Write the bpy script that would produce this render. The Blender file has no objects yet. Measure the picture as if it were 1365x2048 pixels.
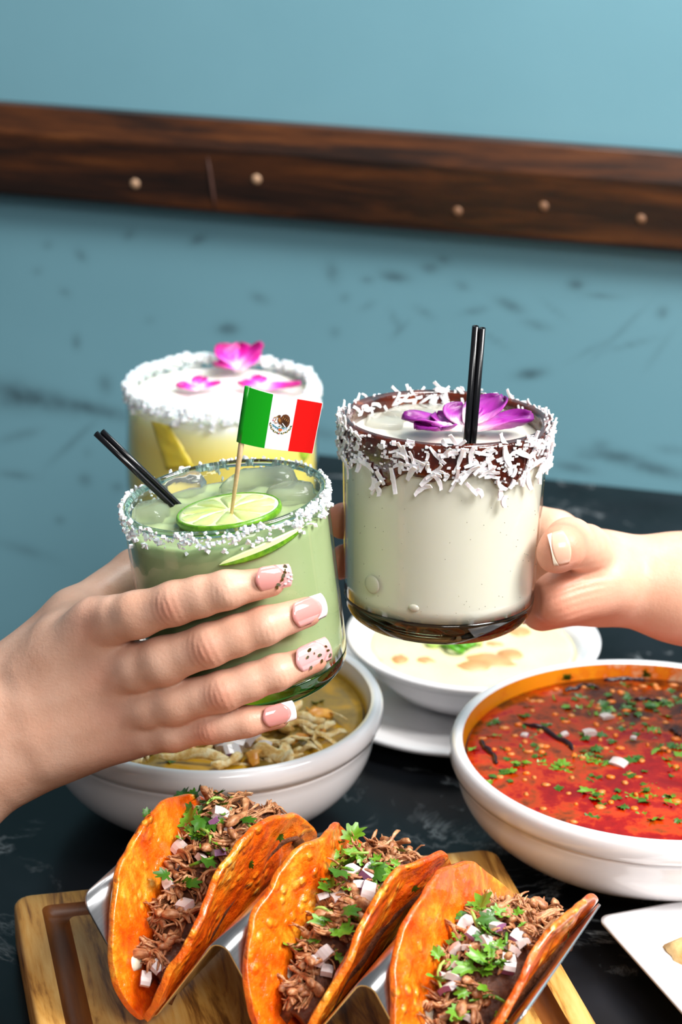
import bpy, math, random
import numpy as np
from mathutils import Vector, Matrix, noise as mnoise

# ------------------------------------------------------------------ camera, world, lights, exposure
scene = bpy.context.scene
COL = scene.collection
T = 0.75                                   # table top height
FPX = 4500.0                               # focal length in pixels of a 2048 px tall frame
PITCH, ROLL = math.radians(21.3), math.radians(1.3)
CAM = Vector((0.0, 0.0, T + 0.5))
FW = Vector((0, math.cos(PITCH), -math.sin(PITCH)))
_R0, _U0 = Vector((1, 0, 0)), Vector((0, math.sin(PITCH), math.cos(PITCH)))
RT = _R0 * math.cos(ROLL) + _U0 * math.sin(ROLL)
UP = _U0 * math.cos(ROLL) - _R0 * math.sin(ROLL)

cam_data = bpy.data.cameras.new('camera')
cam = bpy.data.objects.new('camera', cam_data)
COL.objects.link(cam)
cam.matrix_world = Matrix(((RT.x, UP.x, -FW.x, CAM.x), (RT.y, UP.y, -FW.y, CAM.y), (RT.z, UP.z, -FW.z, CAM.z), (0, 0, 0, 1)))
cam_data.sensor_fit = 'VERTICAL'
cam_data.sensor_height = 36.0
cam_data.sensor_width = 24.0
cam_data.lens = 36.0 * FPX / 2048.0
cam_data.clip_start = 0.01
cam_data.dof.use_dof = True
cam_data.dof.focus_distance = 0.862
cam_data.dof.aperture_fstop = 11.0
scene.camera = cam

world = bpy.data.worlds.new('room_light')
scene.world = world
world.use_nodes = True
world.node_tree.nodes['Background'].inputs[0].default_value = (0.86, 0.93, 1.0, 1)
world.node_tree.nodes['Background'].inputs[1].default_value = 0.15

def area_light(name, loc, target, size, power, color=(1, 1, 1), spread=180):
    d = bpy.data.lights.new(name, 'AREA')
    d.shape = 'RECTANGLE'; d.size = size[0]; d.size_y = size[1]
    d.energy = power; d.color = color; d.spread = math.radians(spread)
    o = bpy.data.objects.new(name, d); COL.objects.link(o)
    o.location = loc
    o.rotation_euler = (Vector(target) - Vector(loc)).to_track_quat('-Z', 'Y').to_euler()
    return o
area_light('softbox_key', (0.80, 0.50, T + 1.05), (0.05, 0.98, T + 0.1), (0.45, 0.45), 24.0, (1.0, 0.98, 0.95))
area_light('softbox_back', (0.25, 1.15, T + 1.25), (0.0, 0.95, T), (0.5, 0.3), 8.0, (1.0, 0.99, 0.97))
area_light('softbox_fill', (0.30, -0.15, T + 0.95), (0.02, 0.9, T + 0.05), (0.4, 0.4), 6.0, (1.0, 0.99, 0.97))

vs = scene.view_settings
vs.view_transform = 'Standard'
try: vs.look = 'None'
except Exception: pass
vs.gamma = 1.0
vs.use_curve_mapping = False
vs.exposure = 0.25
scene.cycles.max_bounces = 14
scene.cycles.transparent_max_bounces = 24
scene.cycles.transmission_bounces = 10
scene.cycles.sample_clamp_indirect = 6.0

# ------------------------------------------------------------------ helpers
rng = random.Random(7)
nrng = np.random.RandomState(11)

def at_d(px, py, d):                        # a photograph pixel at a distance along the view
    return CAM + (FW + RT * ((px - 682.5) / FPX) - UP * ((py - 1024.0) / FPX)) * d
def at_z(px, py, z):                        # a photograph pixel on the level z above the table
    v = FW + RT * ((px - 682.5) / FPX) - UP * ((py - 1024.0) / FPX)
    return CAM + v * ((T + z - CAM.z) / v.z)
def V3(p): return Vector((float(p[0]), float(p[1]), float(p[2])))
def srgb(r, g, b):
    f = lambda c: (c / 12.92 if c <= 0.04045 else ((c + 0.055) / 1.055) ** 2.4)
    return (f(r / 255), f(g / 255), f(b / 255), 1.0)

class MB:
    """collects shapes and links them as one mesh"""
    def __init__(s): s.v = []; s.f = []; s.m = []; s.n = 0
    def add(s, verts, faces, mi=0):
        b = s.n
        s.v.extend([tuple(map(float, q)) for q in verts])
        s.f.extend([tuple(i + b for i in q) for q in faces])
        s.m.extend([mi] * len(faces)); s.n += len(verts)
    def grid(s, pts, nu, nv, wrap_u=False, wrap_v=False, mi=0, flip=False):
        fs = []
        for i in range(nu if wrap_u else nu - 1):
            for j in range(nv if wrap_v else nv - 1):
                a, b = i * nv + j, ((i + 1) % nu) * nv + j
                c, d = ((i + 1) % nu) * nv + (j + 1) % nv, i * nv + (j + 1) % nv
                fs.append((a, d, c, b) if flip else (a, b, c, d))
        s.add(pts, fs, mi)
    def lathe(s, prof, n=64, mi=0, c=(0, 0, 0)):
        pts = []
        for k in range(n):
            a = 2 * math.pi * k / n; ca, sa = math.cos(a), math.sin(a)
            for (r, z) in prof: pts.append((c[0] + r * ca, c[1] + r * sa, c[2] + z))
        s.grid(pts, n, len(prof), wrap_u=True, mi=mi)
    def tube(s, path, rad, n=8, mi=0, cap=True, flat=1.0):
        path = [Vector(p) for p in path]; L = len(path)
        if not hasattr(rad, '__len__'): rad = [rad] * L
        t0 = (path[1] - path[0]).normalized()
        ref = t0.orthogonal().normalized()
        pts = []
        for i, p in enumerate(path):
            t = (path[min(i + 1, L - 1)] - path[max(i - 1, 0)]).normalized()
            ref = (ref - t * ref.dot(t)).normalized(); bb = t.cross(ref)
            for k in range(n):
                a = 2 * math.pi * k / n
                pts.append(p + ref * (math.cos(a) * rad[i]) + bb * (math.sin(a) * rad[i] * flat))
        b = s.n
        s.grid(pts, L, n, wrap_v=True, mi=mi)
        if cap:
            s.f.append(tuple(b + k for k in range(n))); s.m.append(mi)
            s.f.append(tuple(b + (L - 1) * n + k for k in reversed(range(n)))); s.m.append(mi)
    def box(s, c, h, mi=0, rot=None):
        vs_ = [Vector((x * h[0], y * h[1], z * h[2])) for x in (-1, 1) for y in (-1, 1) for z in (-1, 1)]
        if rot is not None: vs_ = [rot @ v for v in vs_]
        vs_ = [v + Vector(c) for v in vs_]
        s.add(vs_, [(0, 1, 3, 2), (4, 6, 7, 5), (0, 4, 5, 1), (2, 3, 7, 6), (0, 2, 6, 4), (1, 5, 7, 3)], mi)
    def blob(s, c, r, nu=10, nv=7, jit=0.0, rot=None, mi=0, seed=0):
        rr = random.Random(seed); pts = []
        for i in range(nu):
            for j in range(nv):
                a = 2 * math.pi * i / nu; t = math.pi * j / (nv - 1)
                d = Vector((math.sin(t) * math.cos(a), math.sin(t) * math.sin(a), math.cos(t)))
                k = 1.0 + jit * mnoise.noise(d * 1.7 + Vector((seed * 3.1, 0, 0)))
                p = Vector((d.x * r[0] * k, d.y * r[1] * k, d.z * r[2] * k))
                if rot is not None: p = rot @ p
                pts.append(p + Vector(c))
        s.grid(pts, nu, nv, wrap_u=True, mi=mi)
    def mesh(s, name, mats, smooth=True):
        me = bpy.data.meshes.new(name)
        me.from_pydata(s.v, [], s.f)
        for m in (mats if isinstance(mats, (list, tuple)) else [mats]): me.materials.append(m)
        me.polygons.foreach_set('material_index', s.m)
        me.polygons.foreach_set('use_smooth', [bool(smooth)] * len(s.f))
        me.update()
        return me
    def obj(s, name, mats, parent=None, smooth=True, world=False, recalc=True):
        if world and parent is not None:
            q = parent.matrix_basis.inverted()
            s.v = [tuple(q @ Vector(v)) for v in s.v]
        me = s.mesh(name, mats, smooth)
        if recalc: fix_normals(me)
        return link(name, me, parent)

def fix_normals(me):
    import bmesh
    bm = bmesh.new(); bm.from_mesh(me)
    bmesh.ops.remove_doubles(bm, verts=bm.verts, dist=1e-6)
    bmesh.ops.recalc_face_normals(bm, faces=bm.faces)
    bm.to_mesh(me); bm.free()

def link(name, me, parent=None, mat4=None):
    o = bpy.data.objects.new(name, me); COL.objects.link(o)
    if parent is not None: o.parent = parent
    if mat4 is not None: o.matrix_basis = mat4
    return o
def tag(o, label, cat, group=None, kind=None):
    o['label'] = label; o['category'] = cat
    if group: o['group'] = group
    if kind: o['kind'] = kind
    return o
def structure(o): o['kind'] = 'structure'; return o
def thing(name, label, cat, m=None, group=None):
    o = bpy.data.objects.new(name, None); COL.objects.link(o)
    o.empty_display_size = 0.02
    if m is not None: o.matrix_basis = m if isinstance(m, Matrix) else Matrix.Translation(Vector(m))
    return tag(o, label, cat, group)
def bevel(o, w, seg=2):
    m = o.modifiers.new('bevel', 'BEVEL'); m.width = w; m.segments = seg; m.limit_method = 'ANGLE'; m.angle_limit = math.radians(40)
def solid(o, t, off=0.0):
    m = o.modifiers.new('thickness', 'SOLIDIFY'); m.thickness = t; m.offset = off
def subsurf(o, n=1):
    m = o.modifiers.new('subdivision', 'SUBSURF'); m.levels = n; m.render_levels = n

# ------------------------------------------------------------------ materials
def newmat(name):
    m = bpy.data.materials.new(name); m.use_nodes = True
    nt = m.node_tree
    return m, nt, nt.nodes['Principled BSDF']
def pset(b, **kw):
    names = dict(rough='Roughness', metal='Metallic', trans='Transmission Weight', ior='IOR', sss='Subsurface Weight', sssr='Subsurface Radius',
                 ssss='Subsurface Scale', coat='Coat Weight', coatr='Coat Roughness', spec='Specular IOR Level', alpha='Alpha')
    for k, v in kw.items(): b.inputs[names[k]].default_value = v
def plain(name, col, **kw):
    m, nt, b = newmat(name); b.inputs['Base Color'].default_value = col; pset(b, **kw); return m
def texco(nt, scale=(1, 1, 1), rot=(0, 0, 0), out='Object'):
    tc = nt.nodes.new('ShaderNodeTexCoord'); mp = nt.nodes.new('ShaderNodeMapping')
    mp.inputs['Scale'].default_value = scale; mp.inputs['Rotation'].default_value = rot
    nt.links.new(tc.outputs[out], mp.inputs[0]); return mp.outputs[0]
def noise(nt, co, scale, detail=4.0, rough=0.55, dist=0.0):
    n = nt.nodes.new('ShaderNodeTexNoise'); n.inputs['Scale'].default_value = scale; n.inputs['Detail'].default_value = detail
    n.inputs['Roughness'].default_value = rough; n.inputs['Distortion'].default_value = dist
    nt.links.new(co, n.inputs['Vector']); return n.outputs['Fac']
def ramp(nt, fac, stops, interp='LINEAR'):
    r = nt.nodes.new('ShaderNodeValToRGB'); r.color_ramp.interpolation = interp
    e = r.color_ramp.elements
    while len(e) < len(stops): e.new(0.5)
    for k, (p, c) in enumerate(stops): e[k].position = p; e[k].color = c
    nt.links.new(fac, r.inputs[0]); return r.outputs[0]
def mixc(nt, fac, a, b, mode='MIX'):
    n = nt.nodes.new('ShaderNodeMix'); n.data_type = 'RGBA'; n.blend_type = mode
    for s_, v in ((0, fac), (6, a), (7, b)):
        if hasattr(v, 'is_linked'): nt.links.new(v, n.inputs[s_])
        else: n.inputs[s_].default_value = v
    return n.outputs[2]
def math_(nt, op, a, b=0.0, clamp=False):
    n = nt.nodes.new('ShaderNodeMath'); n.operation = op; n.use_clamp = clamp
    for s_, v in ((0, a), (1, b)):
        if hasattr(v, 'is_linked'): nt.links.new(v, n.inputs[s_])
        else: n.inputs[s_].default_value = v
    return n.outputs[0]
def attr(nt, name):
    a = nt.nodes.new('ShaderNodeAttribute'); a.attribute_name = name; return a.outputs['Fac']
def bump(nt, b, h, strength=0.3, dist=0.001):
    n = nt.nodes.new('ShaderNodeBump'); n.inputs['Strength'].default_value = strength; n.inputs['Distance'].default_value = dist
    nt.links.new(h, n.inputs['Height']); nt.links.new(n.outputs[0], b.inputs['Normal']); return n
def noisy(name, stops, scale, detail=4, stretch=(1, 1, 1), bs=0.0, bd=0.0005, bscale=None, dist=0.0, rot=(0, 0, 0), **kw):
    m, nt, b = newmat(name); co = texco(nt, stretch, rot)
    n = noise(nt, co, scale, detail, 0.6, dist)
    nt.links.new(ramp(nt, n, stops), b.inputs['Base Color'])
    if bs: bump(nt, b, noise(nt, co, bscale or scale * 2, 5), bs, bd)
    pset(b, **kw); return m
def thin_glass(name, tint, refl=1.0):
    """thin-walled glass: tinted see-through plus mirror reflection by fresnel"""
    m = bpy.data.materials.new(name); m.use_nodes = True; nt = m.node_tree; nt.nodes.clear()
    o = nt.nodes.new('ShaderNodeOutputMaterial'); t = nt.nodes.new('ShaderNodeBsdfTransparent'); g = nt.nodes.new('ShaderNodeBsdfGlossy')
    f = nt.nodes.new('ShaderNodeFresnel'); mx = nt.nodes.new('ShaderNodeMixShader')
    t.inputs[0].default_value = tint; g.inputs['Roughness'].default_value = 0.02; f.inputs['IOR'].default_value = 1.45
    ge = nt.nodes.new('ShaderNodeNewGeometry')      # the node inverts the index on inner faces; undo it, the wall is thin
    nt.links.new(math_(nt, 'ADD', 1.45, math_(nt, 'MULTIPLY', ge.outputs['Backfacing'], 1 / 1.45 - 1.45)), f.inputs['IOR'])
    k = math_(nt, 'MULTIPLY', f.outputs[0], refl)
    nt.links.new(k, mx.inputs[0]); nt.links.new(t.outputs[0], mx.inputs[1]); nt.links.new(g.outputs[0], mx.inputs[2]); nt.links.new(mx.outputs[0], o.inputs[0])
    return m
def cloudy(name, col, thru=0.12, sss=0.4, scale=0.006, rough=0.25, stops=None, nscale=60):
    """cloudy drink: scattering liquid that lets a little light straight through"""
    m, nt, b = newmat(name); b.inputs['Base Color'].default_value = col
    if stops: nt.links.new(ramp(nt, noise(nt, texco(nt), nscale, 3), stops), b.inputs['Base Color'])
    pset(b, rough=rough, sss=sss, sssr=(1, 1, 0.8), ssss=scale, ior=1.33)
    if thru > 0:
        t = nt.nodes.new('ShaderNodeBsdfTransparent'); mx = nt.nodes.new('ShaderNodeMixShader'); mx.inputs[0].default_value = thru
        t.inputs[0].default_value = (min(1, col[0] * 1.6 + .2), min(1, col[1] * 1.6 + .2), min(1, col[2] * 1.6 + .2), 1)
        o = nt.nodes['Material Output']
        nt.links.new(b.outputs[0], mx.inputs[1]); nt.links.new(t.outputs[0], mx.inputs[2]); nt.links.new(mx.outputs[0], o.inputs[0])
    return m

WHITE = plain('white_porcelain', srgb(236, 234, 236), rough=0.12, coat=0.4, coatr=0.05)
SALT = plain('salt_crystal', srgb(240, 243, 246), rough=0.35, sss=0.3, ssss=0.001)
STRAW = plain('black_plastic', srgb(14, 14, 17), rough=0.22)
CILANTRO = noisy('cilantro_green', [(0.3, srgb(40, 92, 14)), (0.62, srgb(120, 172, 38))], 260, 3, rough=0.38, spec=0.6)
CILANTRO_DARK = noisy('cilantro_dark', [(0.3, srgb(28, 66, 14)), (0.65, srgb(70, 122, 26))], 260, 3, rough=0.38)
STEM = noisy('cilantro_stem', [(0.3, srgb(140, 180, 70)), (0.7, srgb(196, 214, 120))], 120, 2, rough=0.35)
ONION = noisy('onion_flesh', [(0.3, srgb(196, 176, 178)), (0.7, srgb(230, 220, 212))], 300, 2, rough=0.22, sss=0.2, ssss=0.002)
ONION_SKIN = noisy('onion_purple', [(0.3, srgb(112, 34, 100)), (0.7, srgb(180, 130, 170))], 220, 2, rough=0.25)
# ------------------------------------------------------------------ the setting: wall, rail, floor, table
YAW = math.radians(14.0)
W0 = Vector((0.0, 1.387, 0.0))
WD = Vector((math.cos(YAW), -math.sin(YAW), 0)); WN = Vector((-math.sin(YAW), -math.cos(YAW), 0))   # along the wall to the right; out of the wall
def wall_pt(px, py):                        # pixel -> (along, height) on the wall
    v = FW + RT * ((px - 682.5) / FPX) - UP * ((py - 1024.0) / FPX)
    t = (W0 - CAM).dot(WN) / v.dot(WN); p = CAM + v * t
    return (p - W0).dot(WD), p.z
def wframe(along=0.0, out=0.0, z=0.0):      # a frame on the wall: x along, y into the wall, z up
    p = W0 + WD * along + WN * out; p.z = z
    return Matrix(((WD.x, -WN.x, 0, p.x), (WD.y, -WN.y, 0, p.y), (0, 0, 1, p.z), (0, 0, 0, 1)))

def build_wall():
    m, nt, b = newmat('teal_paint')
    co = texco(nt)
    n1 = noise(nt, co, 6, 4); n2 = noise(nt, co, 60, 5, 0.7)
    base = ramp(nt, n1, [(0.3, srgb(116, 166, 181)), (0.7, srgb(122, 172, 187))])
    sm = attr(nt, 'scuff')
    k = math_(nt, 'MULTIPLY', sm, math_(nt, 'ADD', math_(nt, 'MULTIPLY', n2, 1.6), -0.15), True)
    nt.links.new(mixc(nt, k, base, srgb(44, 58, 66)), b.inputs['Base Color'])
    bump(nt, b, noise(nt, co, 220, 4), 0.08, 0.0006)
    pset(b, rough=0.42)
    # fine patch where the scuffs are, wide plain panels round it
    xs = np.concatenate([[-1.6, -0.8], np.linspace(-0.32, 0.34, 221), [0.8, 1.6]])
    zs = np.concatenate([[0.0, 0.3], np.linspace(0.62, 1.05, 146), [1.4, 2.6]])
    X, Z = np.meshgrid(xs, zs, indexing='ij')
    S = np.zeros_like(X)
    marks = [  # px, py, half length, half width, angle in degrees (picture), strength
        (162, 510, 14, 8, 50, .45), (95, 490, 9, 7, 0, .3), (75, 542, 9, 7, 0, .35), (258, 470, 12, 8, -40, .35), (396, 480, 16, 8, -25, .45), (130, 585, 12, 6, 30, .3),
        (153, 683, 8, 14, 0, .45), (455, 658, 20, 11, -5, .5), (520, 597, 18, 9, 20, .35), (300, 640, 10, 6, 0, .2), (665, 545, 12, 20, -20, .35), (690, 595, 10, 8, 0, .35),
        (735, 560, 12, 7, 0, .35), (790, 553, 26, 9, 5, .55), (862, 536, 16, 8, 0, .55), (888, 520, 12, 6, 10, .5), (925, 572, 14, 7, 20, .35), (950, 622, 24, 6, -15, .3),
        (790, 640, 18, 5, 60, .35), (800, 660, 20, 5, -50, .35), (850, 625, 20, 6, 25, .3), (1020, 610, 26, 9, 20, .45), (1075, 650, 24, 7, 10, .4), (1060, 748, 28, 9, -12, .6),
        (1152, 570, 14, 9, 0, .6), (1200, 592, 50, 4, -5, .3), (1240, 665, 60, 4, -50, .3), (1260, 690, 50, 4, -20, .25), (1325, 625, 10, 10, 0, .4), (735, 612, 16, 6, -30, .25),
        (990, 680, 30, 4, 30, .25), (1110, 620, 30, 4, 35, .2), (1180, 700, 40, 4, -35, .2), (1320, 700, 40, 5, -60, .2), (670, 665, 10, 10, 0, .25), (1090, 850, 14, 6, 0, .25),
        (60, 795, 110, 22, 5, .6), (170, 815, 90, 15, 6, .55), (20, 790, 60, 30, 4, .5), (40, 870, 40, 9, -20, .35), (150, 880, 70, 6, -45, .3), (210, 770, 14, 18, 0, .4), (170, 960, 12, 12, 0, .5),
        (235, 975, 12, 9, 0, .35), (30, 950, 40, 8, 0, .3), (120, 1040, 10, 8, 0, .3), (50, 1100, 60, 12, 10, .2), (175, 905, 8, 10, 0, .2), (1150, 935, 40, 9, 4, .4),
        (1240, 915, 60, 12, 6, .55), (1180, 912, 26, 8, 0, .4), (1300, 935, 70, 12, 8, .45), (1345, 900, 30, 8, 0, .3), (1200, 890, 20, 10, 0, .25), (640, 865, 40, 12, 6, .3)]
    for (px, py, hl, hw, ang, st) in marks:
        ax, az = wall_pt(px, py); mm = 1.5 / 4500
        a = math.radians(-ang); dx, dz = X - ax, Z - az
        u, w = dx * math.cos(a) + dz * math.sin(a), -dx * math.sin(a) + dz * math.cos(a)
        S = np.maximum(S, st * 1.7 * np.exp(-(u / (hl * mm)) ** 2 - (w / (hw * mm)) ** 2))
    mb = MB(); nx, nz = X.shape
    pts = np.stack([X.ravel(), np.zeros(X.size), Z.ravel()], 1)
    mb.grid(pts.tolist(), nx, nz)
    me = mb.mesh('wall_back', m, False)
    at = me.attributes.new('scuff', 'FLOAT', 'POINT'); at.data.foreach_set('value', S.ravel().astype(np.float32))
    o = link('wall_back', me, None, wframe()); structure(o)
    sl = MB(); sl.box((0, 0.062, 1.3), (1.6, 0.06, 1.3)); core = sl.obj('wall_core', m, o, smooth=False)
build_wall()

def wood_mat(name, stops, grain, gscale, rough, bs=0.2, extra=None):
    m, nt, b = newmat(name)
    co = texco(nt, grain)
    n1 = noise(nt, co, gscale, 6, 0.62, 0.6); n2 = noise(nt, co, gscale * 7, 4, 0.7)
    f = math_(nt, 'ADD', math_(nt, 'MULTIPLY', n1, 0.78), math_(nt, 'MULTIPLY', n2, 0.22))
    nt.links.new(ramp(nt, f, stops), b.inputs['Base Color'])
    bump(nt, b, n2, bs, 0.0006); pset(b, rough=rough); return m

def build_rail():
    _, z0 = wall_pt(682, 437); _, z1 = wall_pt(682, 250)
    h = z1 - z0
    m = wood_mat('dark_stained_wood', [(0.34, srgb(16, 8, 5)), (0.46, srgb(38, 19, 9)), (0.57, srgb(74, 38, 13)), (0.70, srgb(104, 60, 26))], (1.6, 9, 20), 3.2, 0.35, 0.25)
    prof = [(0, 0), (-0.018, 0), (-0.022, 0.004), (-0.022, h - 0.016), (-0.019, h - 0.011), (-0.012, h), (0, h)]
    mb = MB(); n = len(prof); L = 1.6
    pts = [(-L, y, z) for y, z in prof] + [(L, y, z) for y, z in prof]
    mb.add(pts, [(i, i + 1, n + i + 1, n + i) for i in range(n - 1)] + [(n - 1, 0, n, 2 * n - 1), tuple(range(n)), tuple(range(2 * n - 1, n - 1, -1))])
    o = mb.obj('trim_1', m, None, smooth=False); o.matrix_basis = wframe(0, 0, z0); structure(o)
    bevel(o, 0.0012, 2)
    pm = noisy('plug_wood', [(0.3, srgb(150, 112, 84)), (0.7, srgb(196, 160, 128))], 90, 3, rough=0.5)
    dm = noisy('plug_wood_dull', [(0.3, srgb(104, 68, 44)), (0.7, srgb(132, 94, 66))], 90, 3, rough=0.5)
    plug = MB(); plug.lathe([(0, -0.0012), (0.0022, -0.0010), (0.0031, 0.0), (0.0031, 0.002), (0, 0.002)], 16)
    for k, (px, py, mm_) in enumerate([(293, 353, pm), (533, 344, pm), (930, 407, dm), (1100, 397, dm), (1292, 422, dm)]):
        a, z = wall_pt(px, py)
        q = MB(); q.v = plug.v[:]; q.f = plug.f[:]; q.m = plug.m[:]; q.n = plug.n
        me = q.mesh('screw_plug', mm_); fix_normals(me)
        p = link('screw_plug', me, o, Matrix.Translation((a * 1.0, -0.0222, z - z0)) @ Matrix.Rotation(math.radians(-90), 4, 'X'))
    # the pale scrape across the board
    sc = MB(); a0, zz0 = wall_pt(437, 300); a1, zz1 = wall_pt(452, 405)
    sc.tube([(a0 + (a1 - a0) * t, -0.0222, zz0 - z0 + (zz1 - zz0) * t) for t in (0, .25, .5, .75, 1)], [0.0003, .0011, .0013, .0011, .0003], 6, flat=1.0)
    sc.obj('scrape_mark', plain('scraped_wood', srgb(70, 40, 30), rough=0.6), o)
build_rail()

fl = MB(); fl.box((0, 0.4, -0.02), (2.0, 2.0, 0.02))
fo = fl.obj('floor', noisy('floor_tile', [(0.3, srgb(52, 50, 50)), (0.7, srgb(74, 70, 68))], 12, 4, rough=0.5), smooth=False); structure(fo)

def build_table():
    m, nt, b = newmat('black_marble')
    co = texco(nt)
    d = noise(nt, co, 9, 5, 0.6, 0.8)
    w = nt.nodes.new('ShaderNodeTexNoise'); w.inputs['Scale'].default_value = 13; w.inputs['Detail'].default_value = 7; w.inputs['Roughness'].default_value = 0.62; w.inputs['Distortion'].default_value = 1.1
    nt.links.new(co, w.inputs['Vector'])
    ridge = math_(nt, 'ABSOLUTE', math_(nt, 'SUBTRACT', w.outputs['Fac'], 0.5))
    vein = ramp(nt, ridge, [(0.0, (1, 1, 1, 1)), (0.010, (.35, .35, .35, 1)), (0.03, (0, 0, 0, 1))])
    msk = ramp(nt, d, [(0.50, (0, 0, 0, 1)), (0.66, (1, 1, 1, 1))])
    k = math_(nt, 'MULTIPLY', math_(nt, 'MULTIPLY', vein, msk), 0.75)
    base = ramp(nt, noise(nt, co, 25, 4), [(0.3, srgb(8, 9, 11)), (0.75, srgb(24, 26, 31))])
    nt.links.new(mixc(nt, k, base, srgb(190, 196, 200)), b.inputs['Base Color']); pset(b, rough=0.25, spec=.18)
    edge = plain('table_edge_band', srgb(20, 18, 18), rough=0.4)
    p0, wdt, dep = -0.038, 1.0, 0.80
    c = W0 + WD * (p0 + wdt / 2) + WN * (0.003 + dep / 2)
    M = Matrix(((WD.x, -WN.x, 0, c.x), (WD.y, -WN.y, 0, c.y), (0, 0, 1, 0), (0, 0, 0, 1)))
    t = thing('dining_table', 'black marble dining table under the bowls, board and plates', 'table', M)
    mb = MB(); mb.box((0, 0, T - 0.015), (wdt / 2, dep / 2, 0.015)); o = mb.obj('tabletop', m, t, smooth=False); bevel(o, 0.003, 3)
    mb = MB(); mb.box((0, 0, T - 0.045), (wdt / 2 - 0.06, dep / 2 - 0.06, 0.0149)); mb.obj('apron', edge, t, smooth=False)
    mb = MB(); mb.lathe([(0, 0.03), (0.045, 0.03), (0.04, 0.1), (0.035, 0.4), (0.06, T - 0.061), (0, T - 0.061)], 32); mb.obj('pedestal', edge, t)
    mb = MB(); mb.lathe([(0, 0), (0.27, 0), (0.27, 0.012), (0.06, 0.031), (0, 0.031)], 48); mb.obj('base', edge, t)
build_table()
# ------------------------------------------------------------------ bowls, plates, soups
def leaf_mesh(seed, size=1.0, lobes=5, curl=0.25):
    """a lobed cilantro leaf lying in x-y, stalk at the origin"""
    r = random.Random(seed); mb = MB(); pts = []; N = 34
    for i in range(N):
        a = -2.6 + 5.2 * i / (N - 1)
        lob = 0.62 + 0.38 * abs(math.cos(a * lobes / 2.6 * 0.9)) ** 0.7
        lob *= 0.82 + 0.18 * math.cos(a * 9.3 + seed) + r.uniform(-.06, .06)
        rad = size * lob * (0.62 + 0.38 * math.cos(a * 0.5))
        pts.append((0.45 * size + rad * math.cos(a) * 0.62, rad * math.sin(a) * 0.6))
    ring = []
    ph = r.uniform(0, 6)
    def zf(x, y): return size * curl * (0.8 * (y / size) ** 2 * 2.0 + 0.35 * math.sin(x / size * 4 + ph) + 0.18 * math.sin(y / size * 11 + ph) - 0.5 * (x / size) ** 2)
    vs_ = [(0.45 * size, 0, zf(.45 * size, 0))]
    for (x, y) in pts: vs_.append((0.45 * size + (x - .45 * size) * .55, y * .55, zf(0.45 * size + (x - .45 * size) * .55, y * .55)))
    for (x, y) in pts: vs_.append((x, y, zf(x, y)))
    fs = []
    for i in range(N - 1):
        fs.append((0, 1 + i, 2 + i)); fs.append((1 + i, 1 + N + i, 2 + N + i, 2 + i))
    fs.append((0, N, 1))
    mb.add(vs_, fs)
    return mb
def onion_mesh(seed, mats=(ONION, ONION_SKIN)):
    """a diced piece of red onion: a slightly curved slab, purple along its outer face"""
    r = random.Random(seed); mb = MB()
    L, W, H = r.uniform(.8, 1.25), r.uniform(.55, .9), r.uniform(.32, .5); n = 5; pts = []
    for i in range(n):
        x = (i / (n - 1) - .5) * L; bend = -0.35 * x * x
        w = W * (1 - .12 * abs(2 * i / (n - 1) - 1))
        for (y, z) in ((-w / 2, -H / 2), (w / 2, -H / 2 + r.uniform(-.03, .03)), (w / 2, H / 2), (-w / 2, H / 2)): pts.append((x, y, z + bend))
    b = 0
    fs = []; mi = []
    for i in range(n - 1):
        for k in range(4):
            fs.append((i * 4 + k, i * 4 + (k + 1) % 4, (i + 1) * 4 + (k + 1) % 4, (i + 1) * 4 + k)); mi.append(1 if k == 1 and seed % 2 == 0 else 0)
    fs += [(0, 3, 2, 1), ((n - 1) * 4, (n - 1) * 4 + 1, (n - 1) * 4 + 2, (n - 1) * 4 + 3)]; mi += [0, 1 if seed % 3 == 0 else 0]
    mb.add(pts, fs); mb.m = mi
    me = mb.mesh('onion_dice', mats, False); fix_normals(me); return me
LEAF = [leaf_mesh(k, 1.0, 5 if k % 2 else 3, 0.3).mesh('cilantro_leaf', CILANTRO) for k in range(6)]
LEAF_D = [leaf_mesh(k + 20, 1.0, 5 if k % 2 else 3, 0.2).mesh('cilantro_leaf', CILANTRO_DARK) for k in range(4)]
ONI = [onion_mesh(k) for k in range(7)]
def scale_rot(p, s, e):
    if not hasattr(s, '__len__'): s = (s, s, s)
    from mathutils import Euler
    return Matrix.Translation(V3(p)) @ Euler(e, 'XYZ').to_matrix().to_4x4() @ Matrix.Diagonal((s[0], s[1], s[2], 1))

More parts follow.
